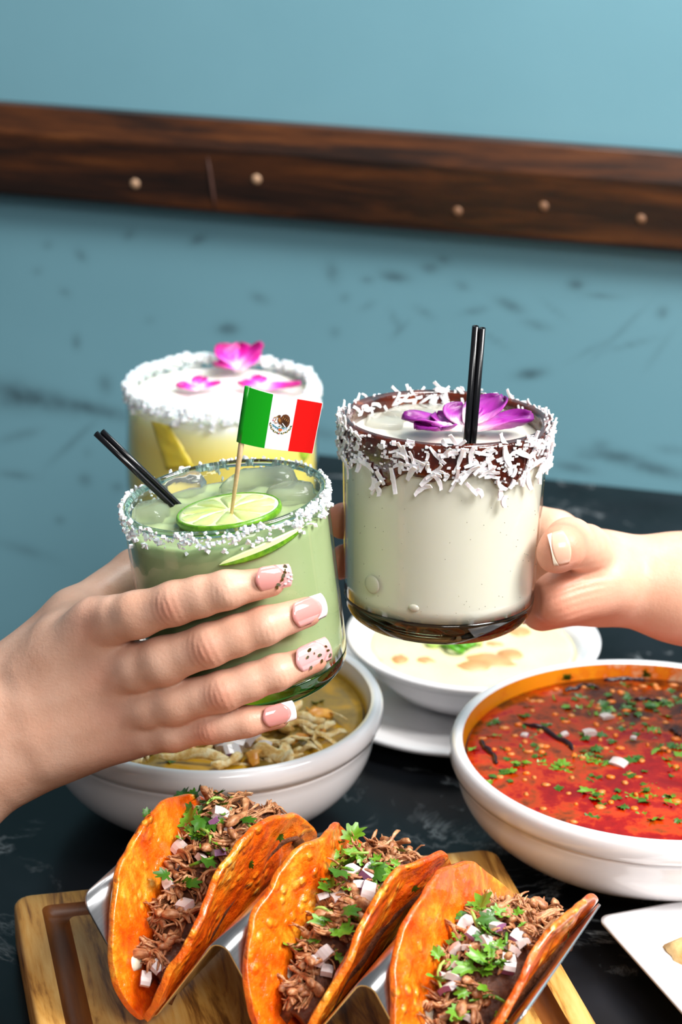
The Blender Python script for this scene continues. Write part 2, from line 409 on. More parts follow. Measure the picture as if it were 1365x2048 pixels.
def bowl(name, label, R, h, foot, mats, c, level, inner_r, lip=True):
    """porcelain bowl with a rolled rim; inside band above the soup in its own material"""
    t = thing(name, label, 'bowl', (c[0], c[1], T))
    out = [(0, 0.003), (foot - .006, 0.003), (foot - .004, 0.0), (foot, 0.0), (foot + .001, 0.006)]
    n = 16
    for i in range(1, n + 1):
        u = i / n; a = u * math.pi / 2
        out.append((foot + (R - .0035 - foot) * math.sin(a) ** 1.05, 0.006 + (h - .020) * (1 - math.cos(a) ** 1.0) ** 1.0))
    out += [(R - .0028, h - .0125), (R - .0036, h - .0115), (R - .0012, h - .0105), (R, h - .0075), (R, h - .003), (R - .0015, h - .0006), (R - .0035, h), (R - .0055, h - .001)]
    mb = MB(); mb.lathe(out, 96); b1 = mb.obj('bowl_body', mats[0], t)
    ins = [(R - .0055, h - .001)]; rl = inner_r
    for i in range(1, 5): ins.append((R - .0055 + (rl + .0012 - R + .0055) * i / 4, h - .001 + (level - .0015 - h + .001) * (i / 4)))
    mb = MB(); mb.lathe(ins, 96); mb.obj('inner_wall', mats[1], t)
    low = [(rl + .0012, level - .0015)]
    for i in range(1, 9):
        a = i / 8 * math.pi / 2; low.append(((rl + .0012) * math.cos(a), 0.007 + (level - .0085) * (1 - math.sin(a))))
    mb = MB(); mb.lathe(low, 64); mb.obj('bowl_inside', mats[0], t)
    return t

def surface_disc(rad, z, n=72, m=16, amp=0.0, sc=60, seed=0):
    mb = MB(); pts = []
    for i in range(n):
        for j in range(m):
            r = rad * j / (m - 1); a = 2 * math.pi * i / n
            x, y = r * math.cos(a), r * math.sin(a)
            pts.append((x, y, z + amp * mnoise.noise(Vector((x * sc, y * sc, seed))) * (1 - (j / (m - 1)) ** 6)))
    mb.grid(pts, n, m, wrap_u=True)
    b = mb.n                                 # close it below so that the liquid has a body
    low = [(rad * 0.999 * math.cos(2 * math.pi * i / n), rad * 0.999 * math.sin(2 * math.pi * i / n), z - .004) for i in range(n)]
    mb.v.extend(low); mb.n += n
    for i in range(n): mb.f.append((i * m + m - 1, ((i + 1) % n) * m + m - 1, b + (i + 1) % n, b + i)); mb.m.append(0)
    mb.f.append(tuple(b + i for i in range(n))); mb.m.append(0)
    return mb

# --- red soup
def build_red_soup():
    c = at_z(1307, 1486, 0.053); R, h, lv, ri = 0.0885, 0.053, 0.0458, 0.0804
    stain, nt, b = newmat('stained_porcelain'); co = texco(nt)
    s1 = noise(nt, co, 28, 5, 0.65); s2 = noise(nt, co, 120, 4, 0.7)
    f = math_(nt, 'ADD', math_(nt, 'MULTIPLY', s1, .7), math_(nt, 'MULTIPLY', s2, .3))
    # splashed further on the left, wiped at the back right
    sx = nt.nodes.new('ShaderNodeSeparateXYZ'); nt.links.new(co, sx.inputs[0])
    f = math_(nt, 'ADD', f, math_(nt, 'MULTIPLY', sx.outputs[0], 1.6))
    nt.links.new(ramp(nt, f, [(0.42, srgb(246, 150, 22)), (0.54, srgb(234, 112, 18)), (0.62, srgb(236, 190, 150)), (0.7, srgb(238, 228, 222))]), b.inputs['Base Color']); pset(b, rough=0.2, coat=.3)
    t = bowl('soup_bowl', 'large white bowl of red broth on the right of the table', R, h, 0.036, (WHITE, stain), c, lv, ri)
    m, nt, b = newmat('red_broth'); co = texco(nt)
    n1 = noise(nt, co, 30, 4, .6, .6); n2 = noise(nt, co, 110, 4, .65)
    f = math_(nt, 'ADD', math_(nt, 'MULTIPLY', n1, .62), math_(nt, 'MULTIPLY', n2, .38))
    sx = nt.nodes.new('ShaderNodeSeparateXYZ'); nt.links.new(co, sx.inputs[0])
    f = math_(nt, 'ADD', f, math_(nt, 'MULTIPLY', sx.outputs[1], 1.1))       # red in front, browner and darker towards the back
    nt.links.new(ramp(nt, f, [(0.38, srgb(132, 2, 1)), (0.45, srgb(152, 12, 2)), (0.50, srgb(186, 54, 6)), (0.55, srgb(150, 58, 8)), (0.60, srgb(96, 40, 8)), (0.68, srgb(56, 18, 9))]), b.inputs['Base Color'])
    bump(nt, b, n2, 0.25, .0006); pset(b, rough=0.14, spec=.22)
    s = thing('red_soup', 'red chile broth with cilantro, onion and chile strips in large bowl', 'soup', (c[0], c[1], T))
    surface_disc(ri + .0004, lv, amp=.0004, sc=90).obj('broth', m, s)
    chile = plain('dried_chile', srgb(44, 14, 20), rough=.25)
    orange = plain('carrot_bit', srgb(228, 120, 30), rough=.35); pale = plain('pale_bit', srgb(214, 130, 60), rough=.35)
    r = random.Random(5)
    for k, pl in enumerate([[(1045, 1445), (1080, 1455), (1115, 1475), (1150, 1500)], [(960, 1480), (980, 1505), (998, 1530)], [(1130, 1380), (1170, 1372), (1200, 1376)], [(1270, 1398), (1300, 1400), (1330, 1406)], [(1210, 1360), (1250, 1356), (1290, 1360)], [(1340, 1460), (1352, 1466), (1364, 1474)]]):
        mb = MB(); n_ = 14; xs_ = np.linspace(0, len(pl) - 1, n_)
        path = [at_z(np.interp(q, range(len(pl)), [p[0] for p in pl]) + r.uniform(-3, 3), np.interp(q, range(len(pl)), [p[1] for p in pl]) + r.uniform(-3, 3), lv + .0003) for q in xs_]
        mb.tube(path, [.0004] + [r.uniform(.0008, .0019) for _ in range(n_ - 2)] + [.0004], 8, flat=.7); o = mb.obj('chile_strip', chile, s, world=True); subsurf(o, 1)
    def put(mesh, px, py, sz, nm, e=None, dz=.0006):
        p = at_z(px, py, lv + dz) - Vector((c[0], c[1], T))
        if p.x ** 2 + p.y ** 2 > (ri - .003) ** 2: return
        link(nm, mesh, s, scale_rot(p, sz, e or (r.uniform(-.2, .2), r.uniform(-.2, .2), r.uniform(0, 6.3))))
    for px, py, sz in [(1265, 1360, .009), (1100, 1395, .006), (1175, 1412, .008), (1300, 1400, .007), (1308, 1416, .006), (1290, 1465, .009), (1306, 1478, .008), (990, 1537, .008), (1004, 1542, .007), (1200, 1583, .009),
                       (1215, 1592, .008), (1275, 1582, .009), (1290, 1590, .009), (1330, 1500, .008), (1345, 1492, .008), (1355, 1535, .009), (1280, 1620, .006), (1310, 1640, .009), (1320, 1645, .008), (1360, 1612, .008), (1155, 1515, .007), (1110, 1530, .006), (1070, 1525, .006),
                       (960, 1493, .006), (1010, 1470, .006), (1180, 1470, .006), (1135, 1535, .008)]:
        put(rng.choice(LEAF), px, py, sz, 'cilantro_leaf')
    for i in range(70):                          # herbs gathered in loose rafts
        px, py = r.choice([(1290, 1470), (1295, 1585), (1180, 1410), (1345, 1500), (1210, 1588), (1080, 1525), (1160, 1520), (1300, 1405), (1000, 1540), (1240, 1430)])
        put(r.choice(LEAF + LEAF_D), px + r.gauss(0, 26), py + r.gauss(0, 10), r.uniform(.004, .008), 'cilantro_leaf', None, .0004)
    for i in range(150):
        a, q = r.uniform(0, 6.283), math.sqrt(r.random()) * (ri - .006)
        x, y = q * math.cos(a), q * math.sin(a)
        if y < -.02 and r.random() < .8: continue
        link('cilantro_leaf', r.choice(LEAF_D), s, scale_rot((x, y, lv + .0004), r.uniform(.003, .0075), (r.uniform(-.1, .1), r.uniform(-.1, .1), r.uniform(0, 6.3))))
    for px, py, sz in [(1180, 1465, .0055), (1238, 1525, .0060), (1215, 1432, .005), (1268, 1475, .003), (1050, 1470, .0035), (1130, 1468, .003)]:
        put(r.choice(ONI), px, py, sz, 'onion_dice', (r.uniform(-.2, .2), r.uniform(-.2, .2), r.uniform(-.6, .6)), .0008)
    bits = [MB(), MB()]
    for i in range(150):
        a, q = r.uniform(0, 6.283), math.sqrt(r.random()) * (ri - .004); x, y = q * math.cos(a), q * math.sin(a)
        if y < -.03 and r.random() < .7: continue
        bits[i % 2 if i % 5 else 1].blob((x, y, lv), (r.uniform(.0008, .0026), r.uniform(.0008, .002), .0009), 7, 5, .4, seed=i)
    o = bits[0].obj('vegetable_bits', orange, s); o['kind'] = 'stuff'
    o = bits[1].obj('pale_bits', pale, s); o['kind'] = 'stuff'
    st = [leaf_mesh(k + 40, .006, 3, .3) for k in range(2)]
    for k, (px, py) in enumerate([(1098, 1337), (1278, 1336)]):              # herb scraps stuck to the wall of the bowl
        p = at_z(px, py, lv + .004) - Vector((c[0], c[1], T))
        rr = math.hypot(p.x, p.y); p *= (.0785 / rr) if rr > 0 else 1; p.z = lv + .0035
        link('cilantro_leaf', LEAF_D[k], s, scale_rot(p, .006, (-1.2, 0, math.atan2(p.y, p.x) - 1.57)))
build_red_soup()

# --- chicken soup under the hand
def build_chicken_soup():
    c = at_z(421, 1385, 0.058); R, h, lv, ri = 0.0776, 0.058, 0.0490, 0.0682
    yel, nt, b = newmat('oily_porcelain'); co = texco(nt); sx = nt.nodes.new('ShaderNodeSeparateXYZ'); nt.links.new(co, sx.inputs[0])
    f = math_(nt, 'ADD', math_(nt, 'MULTIPLY', math_(nt, 'SUBTRACT', sx.outputs[2], lv), 110), math_(nt, 'MULTIPLY', noise(nt, co, 40), .5))
    nt.links.new(ramp(nt, f, [(0.3, srgb(214, 176, 70)), (0.62, srgb(236, 228, 210)), (.8, srgb(238, 236, 236))]), b.inputs['Base Color']); pset(b, rough=.15, coat=.3)
    bowl('soup_bowl', 'white bowl of chicken soup under the hand holding the green drink', R, h, 0.034, (WHITE, yel), c, lv, ri)
    s = thing('chicken_soup', 'yellow broth with shredded chicken and red onion beneath the left hand', 'soup', (c[0], c[1], T))
    m, nt, b = newmat('yellow_broth'); co = texco(nt)
    nt.links.new(ramp(nt, noise(nt, co, 34, 5, .6, .5), [(0.3, srgb(112, 88, 34)), (.46, srgb(146, 116, 50)), (.58, srgb(190, 140, 28)), (.72, srgb(214, 168, 44))]), b.inputs['Base Color'])
    pset(b, rough=.12, spec=.3); bump(nt, b, noise(nt, co, 90), .2, .0006)
    surface_disc(ri + .0004, lv, amp=.0005).obj('broth', m, s)
    meat = noisy('chicken_meat', [(.3, srgb(196, 140, 60)), (.46, srgb(234, 196, 120)), (.62, srgb(250, 232, 186))], 260, 5, bs=.6, bd=.0012, rough=.4, sss=.1, ssss=.002)
    chip = noisy('tortilla_strip_fried', [(.3, srgb(204, 120, 24)), (.7, srgb(236, 178, 70))], 130, 4, rough=.35)
    r = random.Random(3)
    spots = [(420 + r.uniform(-170, 270), 1490 + r.uniform(-70, 35)) for _ in range(90)]
    for k, (px, py) in enumerate(spots):
        p = at_z(px, py, lv + .001) - Vector((c[0], c[1], T))
        if math.hypot(p.x, p.y) > ri - .008: continue
        L = r.uniform(.008, .030); a = r.uniform(-.9, 1.6); n = 9; bend = r.uniform(-.8, .8); fl_ = r.choice((.25, .35, .6)); w_ = r.choice((.0012, .0020, .0034))
        mb = MB(); path = [(L * (i / (n - 1) - .5), L * bend * ((i / (n - 1) - .5) ** 2) * 2, .0018 * math.sin(i + k) * .6) for i in range(n)]
        mb.tube(path, [w_ * .5] + [w_ * r.uniform(.7, 1.25) for _ in range(n - 2)] + [w_ * .5], 8, flat=fl_)
        me = mb.mesh('chicken_shred', meat if k % 6 else chip)
        link('chicken_shred', me, s, scale_rot((p.x, p.y, lv + r.uniform(.0, .004)), 1, (r.uniform(-.3, .3), r.uniform(-.3, .3), a)))
    for px, py, sz in [(478, 1480, .008), (500, 1476, .007), (455, 1492, .007), (440, 1482, .006), (465, 1500, .006), (530, 1490, .005)]:
        p = at_z(px, py, lv + .005) - Vector((c[0], c[1], T))
        link('onion_dice', ONI[0 if px % 2 == 0 else 2], s, scale_rot(p, sz, (r.uniform(-.5, .5), r.uniform(-.5, .5), r.uniform(0, 6))))
    for px, py, sz in [(645, 1402, .008), (620, 1480, .005), (290, 1505, .006), (575, 1505, .005), (330, 1520, .006)]:
        p = at_z(px, py, lv + .002) - Vector((c[0], c[1], T))
        link('cilantro_leaf', LEAF[px % 6], s, scale_rot(p, sz, (r.uniform(-.3, .3), r.uniform(-.3, .3), r.uniform(0, 6))))
build_chicken_soup()

# --- cream soup in a wide-rimmed plate on a saucer
def build_cream():
    c = at_z(947, 1270, 0.037); h = 0.037
    t = thing('saucer', 'round white saucer under the cream soup plate', 'saucer', (c[0] - .006, c[1] - .004, T))
    mb = MB(); Rs = .0755
    mb.lathe([(0, .001), (.040, .001), (.042, 0), (.045, 0), (.048, .002), (Rs - .003, .0085), (Rs, .0095), (Rs - .0008, .0112), (Rs - .003, .0112), (Rs - .016, .0085), (.046, .0062), (.042, .0048), (0, .0046)], 96)
    mb.obj('saucer_body', WHITE, t)
    t = thing('soup_plate', 'wide-rimmed white soup plate of cream soup standing on a saucer', 'plate', (c[0], c[1], T + .005))
    R, ri, hh = .0635, .0512, h - .005
    mb = MB()
    mb.lathe([(0, .002), (.024, .002), (.026, 0), (.029, 0), (.031, .003), (.042, .008), (.050, .016), (.0535, hh - .009), (R - .004, hh - .005), (R, hh - .0015), (R, hh), (R - .002, hh + .0006), (R - .006, hh - .001), (.0545, hh - .003), (.0525, hh - .004), (.0505, hh - .008), (.044, .012), (.03, .007), (0, .006)], 96)
    mb.obj('plate_body', WHITE, t)
    s = thing('cream_soup', 'pale cream soup with brown spots and green onion garnish', 'soup', (c[0], c[1], T))
    m = noisy('cream', [(.3, srgb(236, 224, 172)), (.7, srgb(242, 232, 192))], 30, 3, rough=.25, sss=.2, ssss=.004)
    lv = h - .0062
    surface_disc(.0516, lv, amp=.0002).obj('cream_surface', m, s)
    sp = noisy('toasted_spot', [(.35, srgb(200, 146, 92)), (.7, srgb(222, 176, 124))], 90, 3, rough=.35)
    r = random.Random(8)
    for (px, py, w, hh_, a) in [(985, 1320, .0135, .0085, .35), (1022, 1308, .007, .007, 0), (948, 1332, .009, .006, 0), (800, 1318, .0042, .0055, 0), (852, 1320, .0048, .0038, .2), (750, 1322, .004, .003, 0), (1040, 1262, .006, .006, 0), (990, 1288, .005, .003, .2), (905, 1255, .008, .006, .3)]:
        p = at_z(px, py, lv + .0003) - Vector((c[0], c[1], T)); mb = MB(); N = 26
        rim = [(p.x + math.cos(2 * math.pi * i / N + a) * w * (1 + .3 * mnoise.noise(Vector((math.cos(2 * math.pi * i / N) * 1.5, math.sin(2 * math.pi * i / N) * 1.5, px)))),
                p.y + math.sin(2 * math.pi * i / N) * hh_ * (1 + .3 * mnoise.noise(Vector((math.cos(2 * math.pi * i / N) * 1.5, math.sin(2 * math.pi * i / N) * 1.5, py))))) for i in range(N)]
        mb.add([(p.x, p.y, lv + .0009)] + [(p.x + (x - p.x) * .8, p.y + (y - p.y) * .8, lv + .0007) for x, y in rim] + [(x, y, lv - .0004) for x, y in rim],
               [(0, 1 + i, 1 + (i + 1) % N) for i in range(N)] + [(1 + i, 1 + N + i, 1 + N + (i + 1) % N, 1 + (i + 1) % N) for i in range(N)])
        mb.obj('toasted_spot', sp, s)
    ring = plain('scallion_green', srgb(84, 158, 24), rough=.3); ringp = plain('scallion_pale', srgb(178, 210, 110), rough=.3)
    for (px, py, q, mt) in [(912, 1296, .0050, ring), (925, 1290, .0042, ring), (902, 1286, .0046, ring), (868, 1284, .0038, ringp), (938, 1284, .004, ring), (890, 1282, .004, ringp), (955, 1283, .003, ringp)]:
        p = at_z(px, py, lv + .002) - Vector((c[0], c[1], T)); mb = MB()
        mb.lathe([(q * .55, -.0012), (q, -.0012), (q, .0012), (q * .55, .0012), (q * .55, -.0012)], 20)
        me = mb.mesh('scallion_ring', mt); fix_normals(me); link('scallion_ring', me, s, scale_rot(p, 1, (r.uniform(-.4, .4), r.uniform(-.4, .4), 0)))
build_cream()

# --- square white plate with a fried bite, lower right
def build_square_plate():
    a = at_z(1190, 1829, .016); b = at_z(1365, 1796, .016); d = (b - a); d.z = 0; d.normalize(); n = Vector((d.y, -d.x, 0))
    S = .17; c = a + d * (S / 2) + n * (S / 2 + .002)
    M = Matrix(((d.x, -n.x, 0, c.x), (d.y, -n.y, 0, c.y), (0, 0, 1, T), (0, 0, 0, 1)))
    t = thing('square_plate', 'square white porcelain plate at the right edge of the table', 'plate', M)
    def ringp(s, z, rad, n=8):
        out = []
        for (sx, sy, a0) in ((1, 1, 0), (-1, 1, 90), (-1, -1, 180), (1, -1, 270)):
            for i in range(n + 1):
                q = math.radians(a0 + 90 * i / n); out.append((sx * (s - rad) + rad * math.cos(q), sy * (s - rad) + rad * math.sin(q), z))
        return out
    S2 = S / 2; rs = [(.045, .0, .006), (.049, .0, .006), (.052, .003, .006), (S2 - .004, .0125, .005), (S2, .0150, .005), (S2, .0163, .005), (S2 - .002, .0166, .005), (S2 - .006, .0152, .005), (.056, .0085, .008), (.051, .0062, .008), (.047, .0058, .008)]
    rings = [ringp(*q) for q in rs]; mb = MB(); N = len(rings[0])
    mb.grid([p for rg in rings for p in rg], len(rings), N, wrap_v=True)
    mb.f.append(tuple(range(N))); mb.m.append(0); mb.f.append(tuple((len(rings) - 1) * N + i for i in range(N))); mb.m.append(0)
    mb.obj('plate_body', WHITE, t)
    chip = noisy('fried_crust', [(.3, srgb(196, 140, 70)), (.7, srgb(232, 200, 140))], 120, 4, bs=.4, bd=.001, rough=.5)
    p = at_z(1385, 1904, .012); mb = MB()
    mb.blob((p.x, p.y, p.z), (.011, .009, .005), 16, 10, .35, seed=4)
    o = mb.obj('fried_bite', chip); tag(o, 'golden fried bite on the square white plate', 'food')
build_square_plate()

# --- wooden board with a juice groove
def build_board():
    a = at_z(25, 1790, .02); ang = math.radians(13.6); d = Vector((math.cos(ang), math.sin(ang), 0)); n = Vector((math.sin(ang), -math.cos(ang), 0))
    W, D, H = .2045, .30, .02
    c = a + d * (W / 2) + n * (D / 2)
    M = Matrix(((d.x, -n.x, 0, c.x), (d.y, -n.y, 0, c.y), (0, 0, 1, T), (0, 0, 0, 1)))
    t = thing('cutting_board', 'wooden cutting board with a juice groove under the taco holder', 'board', M)
    m, nt, b = newmat('acacia_wood'); co = texco(nt, (20, 2.4, 20))
    n1 = noise(nt, co, 4, 5, .62, 1.4); n2 = noise(nt, texco(nt, (60, 3, 60)), 8, 4, .7)
    f = math_(nt, 'ADD', math_(nt, 'MULTIPLY', n1, .8), math_(nt, 'MULTIPLY', n2, .2))
    nt.links.new(ramp(nt, f, [(.34, srgb(92, 56, 24)), (.41, srgb(150, 98, 40)), (.48, srgb(208, 152, 72)), (.62, srgb(228, 186, 112)), (.72, srgb(168, 112, 48))]), b.inputs['Base Color'])
    bump(nt, b, n2, .25, .0006); pset(b, rough=.38)
    m2, nt, b = newmat('groove_wood'); co = texco(nt, (7, 1.1, 7))
    nt.links.new(ramp(nt, noise(nt, co, 6, 5, .6, 1.2), [(.35, srgb(88, 44, 14)), (.7, srgb(150, 88, 30))]), b.inputs['Base Color']); pset(b, rough=.4)
    def rect(w, dd, z, rad, k=5):
        out = []
        for (sx, sy, a0) in ((1, 1, 0), (-1, 1, 90), (-1, -1, 180), (1, -1, 270)):
            for i in range(k + 1):
                q = math.radians(a0 + 90 * i / k); out.append((sx * (w - rad) + rad * math.cos(q), sy * (dd - rad) + rad * math.sin(q), z))
        return out
    w, dd = W / 2, D / 2; g0, g1 = .0105, .0205
    R1 = [rect(w - .0015, dd - .0015, 0, .006), rect(w, dd, .0015, .007), rect(w, dd, H - .002, .007), rect(w - .0006, dd - .0006, H - .0006, .007), rect(w - .002, dd - .002, H, .006), rect(w - g0, dd - g0, H, .004)]
    N = len(R1[0]); mb = MB(); mb.grid([p for q in R1 for p in q], len(R1), N, wrap_v=True); mb.f.append(tuple(range(N))); mb.m.append(0)
    R3 = [rect(w - g1, dd - g1, H - .0003, .003)]
    mb.add(R3[0], [tuple(range(N))])
    mb.obj('board_body', m, t, recalc=True)
    R2 = [rect(w - g0, dd - g0, H, .004), rect(w - g0 - .0008, dd - g0 - .0008, H - .0022, .004), rect(w - g0 - .003, dd - g0 - .003, H - .0048, .004), rect(w - g1 + .003, dd - g1 + .003, H - .0048, .004), rect(w - g1 + .0008, dd - g1 + .0008, H - .0022, .003), rect(w - g1, dd - g1, H - .0003, .003)]
    mb = MB(); mb.grid([p for q in R2 for p in q], len(R2), N, wrap_v=True); mb.obj('juice_groove', m2, t)
build_board()
# ------------------------------------------------------------------ steel taco holder and three tacos
HC = Vector((0.0041, 0.7203, T + 0.0202)); HA = math.radians(24.5)
HU = Vector((math.sin(HA), math.cos(HA), 0)); HV = Vector((math.cos(HA), -math.sin(HA), 0))   # along the slots; across them
PITCH_T = 0.0575; HTOP = 0.0465
HM = Matrix(((HV.x, HU.x, 0, HC.x), (HV.y, HU.y, 0, HC.y), (0, 0, 1, HC.z), (0, 0, 0, 1)))    # x across, y along, z up
HI = HM.inverted()

def build_holder():
    m, nt, b = newmat('brushed_steel'); co = texco(nt, (4, 400, 400))
    n = noise(nt, texco(nt, (900, 12, 12)), 2.0, 3)
    nt.links.new(ramp(nt, n, [(.3, (.50, .50, .51, 1)), (.7, (.66, .66, .67, 1))]), b.inputs['Base Color'])
    bump(nt, b, n, .08, .0002); pset(b, rough=.27, metal=1.0)
    corners = []
    for k in range(4):
        corners.append(((k - 1.5) * PITCH_T, HTOP, .0048 if 0 < k < 3 else 0))
        if k < 3: corners.append(((k - 1) * PITCH_T, .0008, .0035))
    path = []
    for i, (x, z, r) in enumerate(corners):
        p = Vector((x, 0, z))
        if r == 0: path.append(p); continue
        a = (Vector((corners[i - 1][0], 0, corners[i - 1][1])) - p).normalized(); c = (Vector((corners[i + 1][0], 0, corners[i + 1][1])) - p).normalized()
        half = a.angle(c) / 2; tl = r / math.tan(half)
        p0, p1 = p + a * tl, p + c * tl; ctr = p + (a + c).normalized() * (r / math.sin(half))
        for j in range(9):
            q = p0.lerp(p1, j / 8) - ctr; path.append(ctr + q.normalized() * r)
    # resample the straight runs near the free ends so that their corners can be rounded
    def ins(p, q): return [p.lerp(q, t) for t in (0, .01, .03, .06, .1, .16)]
    path = ins(path[0], path[1]) + path[1:-1] + list(reversed(ins(path[-1], path[-2])))
    Lh = .043; mb = MB(); pts = []; nu = 2
    tot = len(path)
    for i, p in enumerate(path):
        e = min((p - path[0]).length, (p - path[-1]).length); r = .006
        l = Lh if e >= r else Lh - r + math.sqrt(max(0, r * r - (r - e) ** 2))
        for s in (-l, l): pts.append((p.x, s, p.z))
    mb.grid(pts, tot, 2)
    t = thing('taco_holder', 'stainless steel wave-shaped taco holder standing on the wooden board', 'holder', HM)
    o = mb.obj('steel_sheet', m, t); solid(o, .0009, 0)
build_holder()

RT_ = 0.062; SOFF = 0.006
PHI = [((-22, -25, -25, -26, -36), (20, 14, 14, 18, 29)), ((-27, -20, -14, -20, -27), (23, 16, 18, 24, 28)), ((-27, -26, -25, -26, -30), (26, 22, 23, 28, 31))]
def phi_at(ti, side, s):
    return math.radians(float(np.interp(s, (-.055, -.025, 0, .03, .055), PHI[ti][0 if side < 0 else 1])))
def Hs(s): return RT_ * math.sqrt(max(0.0, 1 - (s / RT_) ** 2))
def flap(ti, side, s, t):
    """point of the tortilla in the holder's frame: s along the fold, t up the flap from the fold"""
    ph = phi_at(ti, side, s); r = .0045
    s *= 1 - .17 * math.exp(-t / .010) * (abs(s) / RT_) ** 2
    ang = math.pi / 2 - abs(ph)                 # the fold turns through this before the flap runs straight
    sg = 1 if side > 0 else -1
    if t < r * ang:
        a = t / r; x, z = r * math.sin(a), r * (1 - math.cos(a))
    else:
        x, z = r * math.sin(ang), r * (1 - math.cos(ang)); q = t - r * ang
        x += abs(math.sin(ph)) * q; z += math.cos(ph) * q
    k = min(1, t / .03)
    wob = .0007 * k * max(0, mnoise.noise(Vector((s * 330 + ti, t * 330, side * 2.0)))) + .0022 * k * mnoise.noise(Vector((s * 45 + ti * 9, t * 40, side * 3.3))) + .0011 * k * mnoise.noise(Vector((s * 130, t * 120, ti * 7 + side)))
    # the rim of the bread curls a little
    curl = .0 if t < .04 else (t - .04) ** 2 * 6.0 * (1 if side < 0 else -.3)
    X, Zz = sg * x + wob * math.cos(ph) + curl * math.cos(ph), z + .0043
    lim = max(.0002, (Zz - .0008) * (PITCH_T / 2) / (HTOP - .0008) - .0023)     # the bread stays inside its steel slot
    if Zz < HTOP + .003: X = max(-lim, min(lim, X))
    return Vector((X + (ti - 1) * PITCH_T, s + SOFF, Zz))
FZ = [((-.055, .18), (-.03, .38), (-.01, .50), (.015, .72), (.035, .90), (.05, .8)), ((-.055, .2), (-.03, .42), (-.01, .54), (.015, .72), (.035, .80), (.05, .6)), ((-.055, .2), (-.03, .42), (-.01, .52), (.015, .58), (.035, .58), (.05, .45))]
def heap(ti, s, v):
    """height of the filling at (s along, v across relative to the slot)"""
    f = float(np.interp(s, [q[0] for q in FZ[ti]], [q[1] for q in FZ[ti]]))
    z = .0045 + f * Hs(s) * .93
    l, r = math.tan(phi_at(ti, -1, s)) * z - .002, math.tan(phi_at(ti, 1, s)) * z + .002
    k = (v - l) / max(r - l, 1e-5) * 2 - 1
    z += .007 * (1 - min(1.4, abs(k)) ** 2) + .0025 * mnoise.noise(Vector((s * 110 + ti * 5, v * 130, 2.2)))
    return z, l, r
def heap_px(ti, px, py):
    z = .085
    while z > .015:
        p = HI @ at_z(px, py, z); s = p.y - SOFF; v = p.x - (ti - 1) * PITCH_T
        if abs(s) < RT_ * .98:
            hz, l, r = heap(ti, s, v)
            if p.z <= hz and l - .006 < v < r + .006: return Vector((p.x, p.y, p.z))
        z -= .0006
    return None

